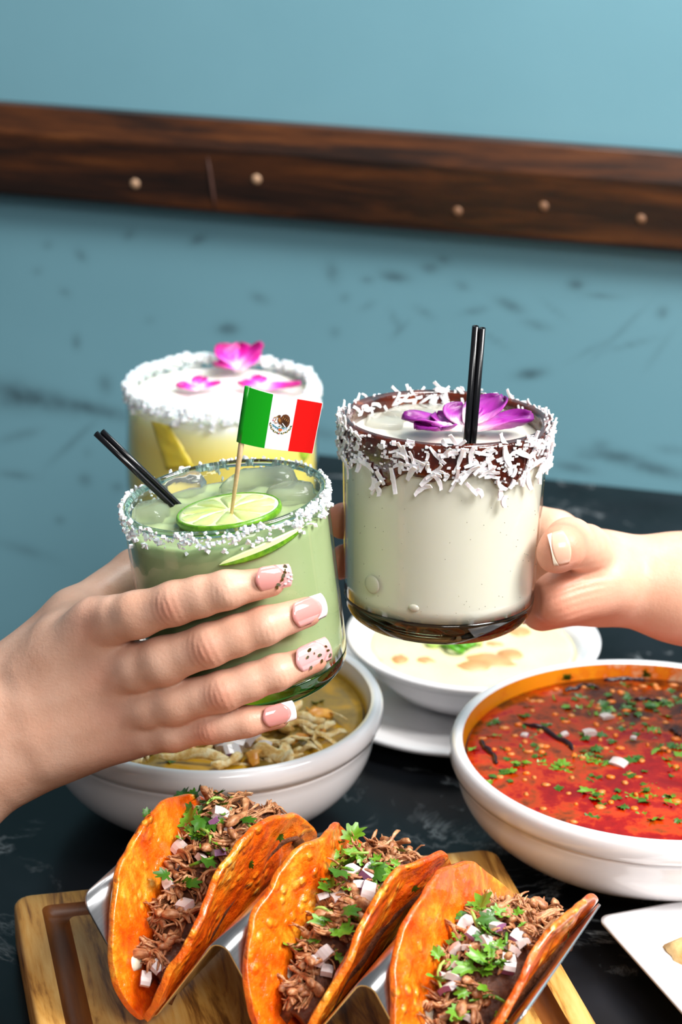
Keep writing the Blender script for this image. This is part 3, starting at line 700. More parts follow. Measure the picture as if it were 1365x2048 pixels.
TORT = None
def build_tacos():
    m, nt, b = newmat('chile_dipped_tortilla'); co = texco(nt)
    n1 = noise(nt, co, 55, 5, .62, .4); n2 = noise(nt, co, 210, 4, .65); n3 = noise(nt, co, 24, 3)
    f = math_(nt, 'ADD', math_(nt, 'MULTIPLY', n1, .55), math_(nt, 'ADD', math_(nt, 'MULTIPLY', n2, .25), math_(nt, 'MULTIPLY', n3, .2)))
    vo = nt.nodes.new('ShaderNodeTexVoronoi'); vo.feature = 'SMOOTH_F1'; vo.inputs['Scale'].default_value = 170; vo.inputs['Smoothness'].default_value = .4
    nt.links.new(co, vo.inputs['Vector'])            # fried blisters: pale raised spots in patches
    bl = math_(nt, 'MULTIPLY', ramp(nt, vo.outputs['Distance'], [(.18, (1, 1, 1, 1)), (.42, (0, 0, 0, 1))]), ramp(nt, noise(nt, co, 40, 3), [(.46, (0, 0, 0, 1)), (.60, (1, 1, 1, 1))]))
    f = math_(nt, 'ADD', f, math_(nt, 'MULTIPLY', bl, .13))
    nt.links.new(ramp(nt, f, [(.36, srgb(196, 58, 4)), (.45, srgb(232, 92, 6)), (.53, srgb(242, 118, 14)), (.61, srgb(250, 160, 40)), (.70, srgb(252, 200, 104))]), b.inputs['Base Color'])
    h = math_(nt, 'ADD', math_(nt, 'MULTIPLY', n2, .6), math_(nt, 'ADD', math_(nt, 'MULTIPLY', noise(nt, co, 130, 2), .5), math_(nt, 'MULTIPLY', bl, .6)))
    bump(nt, b, h, .8, .003); pset(b, rough=.26, coat=.6, coatr=.09, sss=.12, sssr=(1, .45, .15), ssss=.002)
    meat, nt, b = newmat('braised_beef'); co = texco(nt, (140, 420, 420))
    nn = noise(nt, co, 1.0, 5, .65)
    nt.links.new(ramp(nt, nn, [(.28, srgb(98, 52, 26)), (.46, srgb(166, 104, 62)), (.60, srgb(204, 150, 104)), (.78, srgb(236, 198, 156))]), b.inputs['Base Color'])
    bump(nt, b, nn, .6, .0006); pset(b, rough=.5, coat=.12, coatr=.3)
    base, nt, b = newmat('beef_mass'); co = texco(nt)
    nn = noise(nt, co, 260, 5, .7)
    nt.links.new(ramp(nt, nn, [(.3, srgb(58, 28, 16)), (.6, srgb(116, 68, 42)), (.8, srgb(150, 98, 66))]), b.inputs['Base Color']); bump(nt, b, nn, .8, .0015); pset(b, rough=.4)
    fat = noisy('pale_cheese', [(.3, srgb(232, 206, 168)), (.7, srgb(248, 236, 214))], 120, 3, rough=.35, sss=.2, ssss=.002)
    r = random.Random(21)
    shreds = []
    for k in range(25):
        L = r.uniform(.009, .024); n = 9; mb = MB(); b1, b2, ph = r.uniform(-1.9, 1.9), r.uniform(-.5, .5), r.uniform(0, 6)
        path, x, y, ang = [], 0, 0, 0
        for i in range(n):
            path.append((x, y, .0012 * math.sin(i * .9 + ph))); ang += (b1 + r.uniform(-.35, .35)) / n * 1.6
            x += L / n * math.cos(ang); y += L / n * math.sin(ang)
        mx, my = path[n // 2][0], path[n // 2][1]; path = [(p[0] - mx, p[1] - my, p[2]) for p in path]
        if k % 5 < 3:                             # a torn bundle of fine fibres
            nf = r.randint(3, 6)
            for q in range(nf):
                o1, o2 = (q - nf / 2) * .00075, r.uniform(-.0005, .0005); i0, i1 = r.randint(0, 2), n - r.randint(0, 2); fr = r.uniform(.00035, .0007)
                fp = [(p[0] + r.uniform(-.0002, .0002), p[1] + o1 * (1 + .25 * math.sin(i + q)), p[2] + o2 + r.uniform(-.0002, .0002)) for i, p in enumerate(path)][i0:i1]
                mb.tube(fp, [fr * .5] + [fr * r.uniform(.8, 1.2) for _ in range(len(fp) - 2)] + [fr * .4], 5)
            shreds.append(mb.mesh('beef_shred', meat)); continue
        w = r.choice((r.uniform(.0006, .0011), r.uniform(.0012, .0024)))
        mb.tube(path, [w * .5] + [w * r.uniform(.6, 1.3) for _ in range(n - 2)] + [w * .35], 6, flat=r.uniform(.35, .8))
        shreds.append(mb.mesh('beef_shred', meat))
    lists = [
        dict(c=[(385, 1590), (368, 1602), (402, 1606), (422, 1614), (393, 1580), (437, 1628), (376, 1652), (370, 1674), (430, 1690), (414, 1680), (450, 1660), (392, 1702), (410, 1722), (362, 1782), (348, 1770), (474, 1660), (404, 1640), (440, 1700), (372, 1618), (410, 1596)],
             o=[(380, 1652), (431, 1648), (460, 1672), (436, 1712), (356, 1704), (344, 1736), (318, 1770), (336, 1780), (286, 1802), (302, 1812), (326, 1765), (370, 1815), (406, 1726), (320, 1936), (292, 1966), (445, 1640)]),
        dict(c=[(682, 1697), (635, 1738), (669, 1741), (696, 1708), (709, 1731), (679, 1758), (635, 1785), (649, 1795), (689, 1809), (665, 1822), (676, 1842), (662, 1863), (682, 1863), (649, 1880), (613, 1859), (585, 1896), (625, 1913), (665, 1900), (763, 1735), (790, 1745), (757, 1772), (605, 1778), (696, 1825), (645, 1760), (705, 1760)],
             o=[(652, 1748), (741, 1748), (720, 1775), (676, 1797), (736, 1792), (622, 1778), (605, 1805), (645, 1804), (649, 1917), (655, 1950), (635, 1928), (703, 1748), (625, 1800)]),
        dict(c=[(973, 1826), (946, 1839), (924, 1857), (959, 1862), (982, 1884), (1008, 1875), (995, 1901), (928, 1924), (964, 1932), (990, 1941), (897, 1919), (928, 2017), (973, 2008), (986, 1990), (915, 2041), (888, 1968), (1000, 1850)],
             o=[(982, 1844), (995, 1862), (950, 1882), (937, 1901), (911, 1908), (977, 1897), (1026, 1910), (1044, 1897), (935, 1851), (911, 1848), (919, 1944), (913, 1964), (888, 1959), (893, 1986), (937, 2041), (1017, 1933), (1035, 1880)])]
    names = ['first birria taco on the left, cilantro heaped at its back', 'middle birria taco in the steel holder, crowded with chopped cilantro', 'right-hand birria taco in the holder with purple onion dice']
    for ti in range(3):
        t = thing('taco', names[ti], 'taco', HM, 'beef tacos in the steel holder')
        ns, nw = 90, 90; mb = MB(); pts = []
        for i in range(ns):
            s = -RT_ * .995 * math.cos(math.pi * i / (ns - 1))
            h = Hs(s) * (1 + .05 * mnoise.noise(Vector((s * 60, ti * 4, 1)))) + .0012
            for j in range(nw):
                w = 2 * j / (nw - 1) - 1; hh = h * (1 + .05 * mnoise.noise(Vector((s * 70, ti * 5, 3 if w > 0 else -3))))
                pts.append(flap(ti, 1 if w > 0 else -1, s, abs(w) * hh))
        mb.grid(pts, ns, nw)
        o = mb.obj('tortilla', m, t, recalc=False); solid(o, .0027, 0); subsurf(o, 1)
        # a second thin tortilla edge and melted cheese inside the fold
        mb = MB(); pts = []; n1_, n2_ = 60, 17
        for i in range(n1_):
            s = -.0450 + .095 * i / (n1_ - 1)
            for j in range(n2_):
                k = 2 * j / (n2_ - 1) - 1
                _, l, rr = heap(ti, s, 0); v = (l + rr) / 2 + (rr - l) / 2 * k
                hz, _, _ = heap(ti, s, v)
                pts.append((v + (ti - 1) * PITCH_T, s + SOFF, hz - .0025 - .004 * abs(k) ** 4))
        mb.grid(pts, n1_, n2_)
        b0 = mb.n
        o = mb.obj('beef_filling', base, t); solid(o, .004, -1)
        o['kind'] = 'stuff'
        for k in range(150 if ti < 2 else 170):
            s = r.uniform(-.044, .047); _, l, rr = heap(ti, s, 0)
            v = r.uniform(l + .003, rr - .006); hz, _, _ = heap(ti, s, v)
            e = (r.uniform(-.5, .5), r.uniform(-.5, .5), r.gauss(1.4, .75 if abs((v - l) / (rr - l) - .5) < .22 else .25))
            link('beef_shred', r.choice(shreds), t, scale_rot((v + (ti - 1) * PITCH_T, s + SOFF, hz + r.uniform(-.002, .0012)), r.uniform(.7, 1.1), e))
        for k in range(5):                       # melted cheese against the left flap, near the front
            s = r.uniform(-.045, -.015); zt = r.uniform(.25, .5) * Hs(s)
            p = flap(ti, -1, s, zt); mb = MB(); mb.blob((0, 0, 0), (.0012, r.uniform(.002, .006), r.uniform(.002, .004)), 10, 7, .5, seed=k + ti * 9)
            me = mb.mesh('cheese_bit', fat); link('cheese_bit', me, t, Matrix.Translation(p + Vector((.0012, 0, 0))) @ Matrix.Rotation(phi_at(ti, -1, s), 4, 'Y'))
        for k, (px, py) in enumerate(lists[ti]['c']):
            p = heap_px(ti, px, py)
            if p is None: continue
            sz = r.uniform(.0075, .0125)
            lib = LEAF if r.random() < (.45 if ti == 0 else .8) else LEAF_D
            link('cilantro_leaf', r.choice(lib), t, scale_rot((p.x, p.y, p.z + r.uniform(.0012, .0035)), sz, (r.uniform(-.7, .3), r.uniform(-.6, .6), r.uniform(0, 6.3))))
            if k % 3 == 0:
                mb = MB(); L = r.uniform(.008, .016); q = r.uniform(-.6, .6)
                mb.tube([(L * (i / 5 - .5), L * q * (i / 5 - .5) ** 2 * 2, .001 * math.sin(i)) for i in range(6)], [.0005, .0007, .0007, .0007, .0006, .0004], 6)
                link('cilantro_stem', mb.mesh('cilantro_stem', STEM if k % 2 else CILANTRO), t, scale_rot((p.x + r.uniform(-.004, .004), p.y + r.uniform(-.004, .004), p.z + .002), 1, (r.uniform(-.4, .4), r.uniform(-.4, .4), r.uniform(0, 6.3))))
        for k in range(34):                      # chopped leaf sprinkled round the larger ones
            px, py = r.choice(lists[ti]['c']); p = heap_px(ti, px + r.gauss(0, 16), py + r.gauss(0, 16))
            if p is None: continue
            link('cilantro_leaf', r.choice(LEAF + LEAF_D[:2]), t, scale_rot((p.x, p.y, p.z + r.uniform(.0015, .004)), r.uniform(.0038, .0072), (r.uniform(-.8, .5), r.uniform(-.8, .8), r.uniform(0, 6.3))))
        for k, (px, py) in enumerate(lists[ti]['o']):
            p = heap_px(ti, px, py)
            if p is None: continue
            link('onion_dice', r.choice(ONI), t, scale_rot((p.x, p.y, p.z + r.uniform(.001, .0028)), r.uniform(.0045, .0068), (r.uniform(-.8, .8), r.uniform(-.8, .8), r.uniform(0, 6.3))))
        # herb scraps stuck on the bread
        for (sd, s, tt) in ([(1, .02, .05), (1, .0, .048), (-1, -.005, .06)] if ti == 0 else [(1, .01, .05)]):
            p = flap(ti, sd, s, tt)
            link('cilantro_leaf', LEAF_D[ti], t, scale_rot(p + Vector((.0015 * sd, 0, .001)), .0045, (0, 1.3 * sd, r.uniform(0, 6))))
build_tacos()
# ------------------------------------------------------------------ the three drinks
GLASS = thin_glass('clear_glass', (.955, .975, .962, 1), 1.0)
def base_glass(name, col, dens):
    m, nt, b = newmat(name); b.inputs['Base Color'].default_value = col; pset(b, rough=.03, trans=1.0, ior=1.47); return m
RIMG = base_glass('rim_glass', (.62, .78, .70, 1), 1)
ICE, _nt, _b = newmat('ice'); _b.inputs['Base Color'].default_value = (.95, .95, .91, 1); pset(_b, rough=.07, trans=.92, ior=1.25)
bump(_nt, _b, noise(_nt, texco(_nt), 90, 3), .4, .001)

def glass_frame(px, py, d, tx, tf, H):
    a = (Vector((0, 0, 1)) + Vector((1, 0, 0)) * tx + Vector((0, 1, 0)) * tf).normalized()
    x = (Vector((1, 0, 0)) - a * a.x).normalized(); y = a.cross(x)
    o = at_d(px, py, d) - a * H
    return Matrix(((x.x, y.x, a.x, o.x), (x.y, y.y, a.y, o.y), (x.z, y.z, a.z, o.z), (0, 0, 0, 1)))
def ray_local(M, px, py, z):                # where a pixel's ray meets the plane z in a glass's frame
    q = M.inverted(); o = q @ CAM; p = q @ at_d(px, py, 1.0); d = p - o
    return o + d * ((z - o.z) / d.z)

def tumbler(name, label, M, Rr, Rb, H, base_t, base_mat):
    t = thing(name, label, 'glass', M)
    w = .0026
    def rad(z): return Rb + (Rr - Rb) * (z / H)
    rc = .010; out = []
    for i in range(7):
        a = math.pi / 2 * i / 6; out.append((rad(rc) - rc + rc * math.sin(a), rc - rc * math.cos(a)))
    floor_z = base_t
    b = [(0, .0012), (rad(rc) - rc - .004, .0012), (rad(rc) - rc - .001, .0002)] + out
    zz = floor_z + .0008
    b = [q for q in b if q[1] < zz] + [(rad(zz), zz), (rad(zz) - .004, zz - .0006), (0, zz - .0006)]
    mb = MB(); mb.lathe(b, 96); mb.obj('glass_base', base_mat, t)
    zs = [zz + .0002 + (H - .0012 - zz) * i / 12 for i in range(13)]
    prof = [(rad(z), z) for z in zs] + [(rad(z) - w, z) for z in reversed(zs)]
    mb = MB(); mb.lathe(prof + prof[:1], 96); mb.obj('glass_wall', GLASS, t)
    mb = MB(); n = 10; mb.lathe([(rad(H) - w / 2 + w * .56 * math.cos(2 * math.pi * i / n), H - .0010 + w * .56 * math.sin(2 * math.pi * i / n)) for i in range(n + 1)], 96)
    mb.obj('glass_rim', RIMG, t)
    return t, rad, w

def liquid(rad, w, z0, z1, amp, sc, seed, over=.0012):
    """drink body: side wall pressed into the glass, wavy top"""
    mb = MB(); n = 96; pts = []; prof = []
    k = 14
    for i in range(k + 1): prof.append((None, z0 + (z1 - z0) * i / k))
    for q in range(n):
        a = 2 * math.pi * q / n; ca, sa = math.cos(a), math.sin(a)
        pts.append((0, 0, z0)); pts.append((.5 * rad(z0) * ca, .5 * rad(z0) * sa, z0))
        for _, z in prof: r = rad(z) - over; pts.append((r * ca, r * sa, z))
        R = rad(z1) - over
        for j in range(1, 17):
            f = 1 - j / 16; x, y = R * f * ca, R * f * sa
            dz = amp * mnoise.noise(Vector((x * sc, y * sc, seed))) * (1 - f ** 8) + .0010 * max(0, f - .9) * 10
            pts.append((x, y, z1 + dz))
    mb.grid(pts, n, 2 + k + 1 + 16, wrap_u=True)
    return mb
def crystal_mesh(seed, r0, mat, name='salt_grain'):
    r = random.Random(seed); mb = MB()
    mb.box((0, 0, 0), (r0 * r.uniform(.6, 1), r0 * r.uniform(.5, 1), r0 * r.uniform(.35, .8)))
    mb.v = [(v[0] + r.uniform(-.25, .25) * r0, v[1] + r.uniform(-.25, .25) * r0, v[2] + r.uniform(-.25, .25) * r0) for v in mb.v]
    return mb

def petal(name, mats, L, W, cup, seed, parent, M, tip=.5):
    """an orchid petal along +x, pale at its root and purple outside; colour runs along the petal"""
    nu, nv = 15, 11; pts, col = [], []
    for i in range(nu):
        u = i / (nu - 1); hw = W * (math.sin(math.pi * min(1, (u * .92 + .06))) ** .75) * (.55 + .6 * u if tip > .4 else 1)
        for j in range(nv):
            v = 2 * j / (nv - 1) - 1
            z = cup * (v * v) * hw * 1.2 + cup * L * .55 * (u - .5) ** 2 + .05 * L * math.sin(v * 5 + u * 6 + seed)
            pts.append((u * L, v * hw, z)); col.append(u)
    mb = MB(); mb.grid(pts, nu, nv)
    me = mb.mesh(name, mats)
    a = me.attributes.new('along', 'FLOAT', 'POINT'); a.data.foreach_set('value', np.array(col, np.float32))
    o = link(name, me, parent, M); solid(o, .0005); return o
def petal_mat(name, stops):
    m, nt, b = newmat(name); al = attr(nt, 'along'); n = noise(nt, texco(nt, (80, 500, 80)), 2, 3)
    f = math_(nt, 'ADD', al, math_(nt, 'MULTIPLY', math_(nt, 'SUBTRACT', n, .5), .35))
    nt.links.new(ramp(nt, f, stops), b.inputs['Base Color']); pset(b, rough=.4, sss=.15, ssss=.001); return m
ORCHID = petal_mat('orchid_purple', [(.12, srgb(240, 220, 228)), (.34, srgb(214, 120, 200)), (.55, srgb(160, 32, 156)), (.9, srgb(112, 12, 110))])
ORCHID2 = petal_mat('orchid_magenta', [(.1, srgb(252, 226, 246)), (.4, srgb(236, 80, 214)), (.65, srgb(206, 14, 150)), (.95, srgb(176, 8, 116))])

# ---------- green margarita
def build_green():
    H = .0785; M = glass_frame(449, 990, .872, -.135, .008, H)
    t, rad, w = tumbler('tumbler', 'salt-rimmed glass tumbler of green margarita held by the left hand', M, .0401, .0400, H, .0100, base_glass('green_base_glass', (.16, .36, .05, 1), 1))
    lv = H - .0082
    m = cloudy('green_margarita', srgb(166, 182, 132), thru=.06, sss=.35, scale=.006, rough=.15, stops=[(.3, srgb(160, 178, 128)), (.7, srgb(172, 186, 140))], nscale=40)
    o = liquid(rad, w, .0106, lv, .0030, 120, 3).obj('margarita', m); o.matrix_basis = M
    tag(o, 'cloudy green margarita inside the salt-rimmed tumbler', 'drink')
    r = random.Random(4); mb = MB()
    def dens(a):                             # thicker on the left and right front, sparse at the back
        d = (a % (2 * math.pi)); f = .55
        for c, s_, k in ((math.radians(190), .55, 1.2), (math.radians(350), .45, 1.6), (math.radians(262), .5, .8), (math.radians(90), .9, .35), (math.radians(320), .18, .6)):
            q = abs((d - c + math.pi) % (2 * math.pi) - math.pi); f += k * math.exp(-(q / s_) ** 2)
        return f
    cnt = 0
    while cnt < 640:
        a = r.uniform(0, 2 * math.pi)
        if r.random() * 2.2 > dens(a): continue
        z = H - abs(r.gauss(.0, .0032)) + .0006 - (.002 if r.random() < .4 else 0)
        if z < H - .0125: continue
        r0 = r.uniform(.0004, .0011); R = rad(z) + r0 * .45
        c = crystal_mesh(cnt, r0, None); rot = Matrix.Rotation(r.uniform(0, 6), 3, Vector((r.random(), r.random(), r.random() + .1)).normalized())
        mb.add([rot @ Vector(v) + Vector((R * math.cos(a), R * math.sin(a), z)) for v in c.v], c.f); cnt += 1
    o = mb.obj('salt_rim', SALT, t, smooth=False); o['kind'] = 'stuff'
    # tiny bubbles seeded in the glass
    mb = MB()
    for k in range(60):
        a, z = r.uniform(-2.9, -.2), r.uniform(.012, H - .012); R = rad(z) - .0002
        mb.blob((R * math.cos(a), R * math.sin(a), z), (.00022,) * 3, 6, 5)
    o = mb.obj('glass_bubbles', GLASS, t); o['kind'] = 'stuff'
    # ice in the top of the drink
    lab = ['ice piece at the back of the green drink, behind the flag stick', 'ice piece at the back left of the green drink beside the straws', 'ice piece at the right of the green drink, below the flag', 'flat ice piece at the left wall of the green drink']
    for k, (px, py, sx, sy, sz, up) in enumerate([(525, 982, .0165, .0085, .0098, .000), (366, 984, .0095, .0075, .0075, .000), (585, 996, .0100, .0085, .0065, -.001), (292, 1034, .0090, .0090, .0055, .000)]):
        p = ray_local(M, px, py, lv); mb = MB(); nn = 14; pts = []
        for i in range(nn * 2):
            for j in range(nn):
                th, ph = 2 * math.pi * i / (nn * 2), math.pi * j / (nn - 1)
                q = Vector((math.sin(ph) * math.cos(th), math.sin(ph) * math.sin(th), math.cos(ph)))
                e = .62; d = Vector((math.copysign(abs(q.x) ** e, q.x), math.copysign(abs(q.y) ** e, q.y), math.copysign(abs(q.z) ** (1.1 if k == 0 else e), q.z)))
                d *= 1 + .16 * mnoise.noise(q * 1.6 + Vector((k * 3.3, 0, 0)))
                x, y = p.x + d.x * sx, p.y + d.y * sy
                rr = math.hypot(x, y); lim = rad(lv) - w - .0006
                if rr > lim: x, y = x * lim / rr, y * lim / rr
                pts.append((x, y, lv + up + d.z * sz))
        mb.grid(pts, nn * 2, nn, wrap_u=True)
        o = mb.obj('ice_piece', ICE); o.matrix_basis = M; tag(o, lab[k], 'ice', 'ice in the green drink')
    # lime wheel
    c = ray_local(M, 458, 1022, lv + .0035); R = .0207
    L = thing('lime_slice', 'round lime slice floating in the green margarita', 'lime', M @ Matrix.Translation((c.x, c.y, lv + .0012)) @ Matrix.Rotation(math.radians(-3.0), 4, 'X') @ Matrix.Rotation(math.radians(-1), 4, 'Y'))
    th = .0032
    rind = noisy('lime_rind', [(.3, srgb(62, 118, 16)), (.7, srgb(116, 168, 30))], 400, 3, rough=.3, bs=.3, bd=.0003)
    pith = plain('lime_pith', srgb(226, 236, 178), rough=.4, sss=.2, ssss=.001)
    pulp = noisy('lime_pulp', [(.3, srgb(190, 208, 112)), (.7, srgb(216, 226, 150))], 120, 4, stretch=(1, 1, 1), rough=.18, sss=.3, ssss=.002, bs=.3, bd=.0006, coat=.4)
    mb = MB(); mb.lathe([(R - .0008, 0), (R - .0002, .0006), (R, th * .5), (R - .0002, th - .0006), (R - .0008, th), (R - .0014, th - .0004), (R - .0014, .0004), (R - .0008, 0)], 72); mb.obj('rind', rind, L)
    mb = MB(); mb.lathe([(0, .0006), (R - .0012, .0004), (R - .0010, th - .0003), (R - .003, th - .0005), (0, th - .0003)], 72); mb.obj('pith', pith, L)
    ns = 10
    for k in range(ns):
        a0, a1 = 2 * math.pi * k / ns + .022, 2 * math.pi * (k + 1) / ns - .022; mb = MB(); am = (a0 + a1) / 2; nr, na = 9, 9; pts = []
        for i in range(nr):
            f = i / (nr - 1)
            for j in range(na):
                g = 2 * j / (na - 1) - 1; rr = .0018 + (R - .0022 - .0018) * f
                hw = (a1 - a0) / 2 * (1 if f > .15 else .5 + f * 3.3); rr2 = rr - (.0022 * abs(g) ** 3 if f > .5 else 0) * (f - .5) * 2
                a = am + hw * g
                z = th - .0006 + .0011 * (1 - g ** 4) * math.sin(math.pi * min(1, .12 + f * .8)) + .00025 * mnoise.noise(Vector((f * 16, g * 2 + k * 5, 0)))
                pts.append((rr2 * math.cos(a), rr2 * math.sin(a), z))
        mb.grid(pts, nr, na); link('pulp_segment', mb.mesh('pulp_segment', pulp), L)
    # a second slice stands lower in the drink against the front wall
    mb = MB(); pts = []; n1, n2 = 26, 7
    for i in range(n1):
        u = i / (n1 - 1); a = math.radians(-92 + 52 * u); hw = .0030 * math.sin(math.pi * u) ** .6
        for j in range(n2):
            v = j / (n2 - 1); z = lv - .0045 + .0062 * u + hw * (v * 1.6 - .8); R2 = rad(z) - .0007
            pts.append((R2 * math.cos(a), R2 * math.sin(a), z))
    mb.grid(pts, n1, n2); mb.m = [(0 if (k % (n2 - 1)) < 3 else 1) for k in range(len(mb.f))]
    o = mb.obj('lime_wedge', [rind, pith], recalc=False); solid(o, .0012, 1); o.matrix_basis = M; tag(o, 'sunken lime slice edge showing through the front of the green drink', 'lime')
    # two black straws leaning on the left of the rim
    A = ray_local(M, 352, 1012, lv); B = ray_local(M, 306, 968, H + .0022)
    d = (B - A).normalized(); Lf = 1.0
    q = M.inverted()
    def px_of(p):
        p = M @ p - CAM; z = p.dot(FW); return 682.5 + FPX * p.dot(RT) / z
    e = .02
    while px_of(A + d * e) > 197 and e < .12: e += .0005
    vw = (A - q @ CAM).normalized(); side = d.cross(vw).normalized()
    for k in range(2):
        off = side * (.0011 - .0022 * k) + vw * (.0007 * k); ext = e - .0012 * k
        mb = MB(); pts = [A - d * .012 + off, A + d * ext * .5 + off, A + d * ext + off]
        straw(mb, pts, .00122); o = mb.obj('straw', STRAW); o.matrix_basis = M
        tag(o, ['upper black straw leaning over the left rim of the green drink', 'lower black straw leaning over the left rim of the green drink'][k], 'straw', 'black straws in the green drink')
    return M, H, lv, rad
def straw(mb, pts, r):
    n = 14; b0 = mb.n
    mb.tube(pts, [r] * len(pts), n, cap=False)
    d = (pts[-1] - pts[-2]).normalized(); L = len(pts)
    mb.tube([pts[-1] - d * .012, pts[-1]], [r * .72] * 2, n, cap=False)      # inner wall, then the lip joins both
    o_ = b0 + (L - 1) * n; i_ = b0 + L * n + n
    # nearest pairing is kept because both rings start from the same reference direction
    for k in range(n): mb.f.append((o_ + k, o_ + (k + 1) % n, i_ + (k + 1) % n, i_ + k)); mb.m.append(0)
GM, GH, GLV, GRAD = build_green()

# ---------- paper flag on a pick
def build_flag():
    base = GM @ ray_local(GM, 464, 1022, GLV + .0058)
    dB = (base - CAM).dot(FW)
    top = at_d(499.5, 771, dB - .012)
    ax = (top - base); L = ax.length; ax.normalize()
    p_tl = at_d(497, 773, dB - .012); p_tr = at_d(645, 807, dB - .008); p_bl = at_d(480.5, 884, dB - .0066); p_br = at_d(625, 907, dB - .003)
    t = thing('flag_pick', 'little paper Mexican flag on a wooden pick stuck in the lime', 'flag', base)
    wood = noisy('pick_wood', [(.3, srgb(206, 168, 124)), (.7, srgb(232, 200, 158))], 300, 3, rough=.6)
    mb = MB(); mb.tube([base - ax * .004, base + ax * L * .5, base + ax * (L - .0012)], [.0006, .0011, .0011], 10); mb.obj('pick', wood, t, world=True)
    nrm = (p_tr - p_tl).cross(p_tl - p_bl).normalized()
    if nrm.dot(FW) > 0: nrm = -nrm
    def P(u, v, off=0.0):
        p = (p_bl.lerp(p_br, u)).lerp(p_tl.lerp(p_tr, u), v)
        sag = -.0005 * math.sin(math.pi * u) if 0 < u < 1 else 0
        wave = .0011 * math.sin(u * 5.0 + .6) - .0011 * math.sin(.6)
        dip = (p_bl - p_tl).normalized() * (.0006 * math.sin(u * math.pi))
        return p + nrm * (wave + .0012 + off) + dip
    cols = [('green_stripe', srgb(2, 148, 10)), ('white_stripe', srgb(228, 228, 236)), ('red_stripe', srgb(232, 8, 4))]
    us = [(0.0, .335), (.335, .665), (.665, 1.0)]
    for (nm, c), (u0, u1) in zip(cols, us):
        m = plain(nm + '_paper', c, rough=.35); mb = MB(); pts = []
        for i in range(9):
            for j in range(7): pts.append(P(u0 + (u1 - u0) * i / 8, j / 6))
        mb.grid(pts, 9, 7); o = mb.obj(nm, m, t, world=True, recalc=False, smooth=False); solid(o, .00025)
    # white paper edge all round the free sides and the curl round the stick
    wp = plain('white_paper', srgb(240, 240, 240), rough=.5)
    mb = MB(); pts = []
    for i in range(13):
        a = -1.4 + 5.6 * i / 12; rr = .00135
        for j in range(5):
            c = p_bl.lerp(p_tl, j / 4); xr = (p_br - p_bl).normalized()
            pts.append(c + xr * (rr * math.sin(a) * -1) + nrm * (rr * math.cos(a)))
    mb.grid(pts, 13, 5); o = mb.obj('paper_curl', plain('green_curl_paper', srgb(0, 122, 10), rough=.35), t, world=True, recalc=False); solid(o, .0002)
    mb = MB(); pts = []
    for i in range(25):
        for j in range(3): pts.append(P(i / 24 * 1.008, -.008 + 1.022 * j / 2, -.0003))
    mb.grid(pts, 25, 3); o = mb.obj('paper_back', wp, t, world=True, recalc=False)
    # the coat of arms, flat print on the white stripe
    cu, cv, su, sv = .505, .50, .150, .195
    def E(x, y, lay): return P(cu + x * su, cv + y * sv, .00022 + lay * .00005)
    C_ = dict(brown=srgb(92, 52, 24), dark=srgb(48, 26, 14), tan=srgb(166, 112, 58), green=srgb(74, 92, 40), gold=srgb(170, 140, 70), teal=srgb(40, 128, 150), orange=srgb(226, 104, 40), white=srgb(236, 236, 240), red=srgb(190, 40, 40), snake=srgb(140, 140, 90))
    shapes = {k: MB() for k in C_}
    def poly(col, pts, lay):
        shapes[col].add([E(x, y, lay) for x, y in pts], [tuple(range(len(pts)))])
    def ell(col, x, y, a, b, rot, lay, n=10):
        poly(col, [(x + a * math.cos(q) * math.cos(rot) - b * math.sin(q) * math.sin(rot), y + a * math.cos(q) * math.sin(rot) + b * math.sin(q) * math.cos(rot)) for q in [2 * math.pi * k / n for k in range(n)]], lay)
    for k in range(15):                          # the wreath of oak and laurel
        a = math.radians(188 + 164 * k / 14); x, y = .98 * math.cos(a), .95 * math.sin(a) - .02
        ell('green' if k % 2 == 0 else 'gold', x, y, .12, .055, a + 1.57 + (.5 if k % 2 else -.4), 0)
        ell('green', x * .92, y * .92, .06, .035, a + .6, 0, 7)
    ell('red', -.05, -.97, .09, .05, 0, 1, 8); ell('white', .05, -.97, .06, .04, 0, 1, 8)
    poly('brown', [(-.15, .1), (-.12, .55), (.05, .85), (.3, .95), (.52, .88), (.68, .70), (.76, .45), (.78, .2), (.74, -.05), (.62, -.28), (.35, -.2), (.1, -.1)], 1)       # raised wing
    for k in range(6):
        a = .15 * k; poly('dark', [(.02 + a * .55, -.02 - a * .12), (.20 + a * .62, .78 - a * .42), (.25 + a * .62, .76 - a * .44), (.08 + a * .55, -.06 - a * .12)], 2)
    for k in range(4): poly('tan', [(.05 + k * .16, .5 - k * .08), (.12 + k * .16, .72 - k * .08), (.16 + k * .16, .68 - k * .1), (.1 + k * .16, .46 - k * .08)], 3)
    ell('brown', -.12, .25, .22, .36, .3, 2, 12); ell('tan', -.20, .32, .10, .22, .4, 3); ell('brown', -.28, .66, .17, .13, .4, 3); ell('gold', -.46, .62, .10, .045, .5, 4, 7); ell('dark', -.27, .68, .03, .03, 0, 5, 6)   # body, head, beak
    pts = [(-.74, .38), (-.66, .52), (-.5, .44), (-.52, .26), (-.64, .12), (-.52, -.02), (-.34, .02)]
    for (x0, y0), (x1, y1) in zip(pts[:-1], pts[1:]):                            # the snake
        q = math.hypot(x1 - x0, y1 - y0); nx, ny = -(y1 - y0) / q * .035, (x1 - x0) / q * .035
        poly('tan', [(x0 + nx, y0 + ny), (x1 + nx, y1 + ny), (x1 - nx, y1 - ny), (x0 - nx, y0 - ny)], 3)
    poly('white', [(.12, .1), (.5, -.28), (.42, -.32), (.1, .02)], 4); poly('dark', [(.1, -.02), (.4, -.12), (.62, -.3), (.3, -.26), (.0, -.12)], 2)
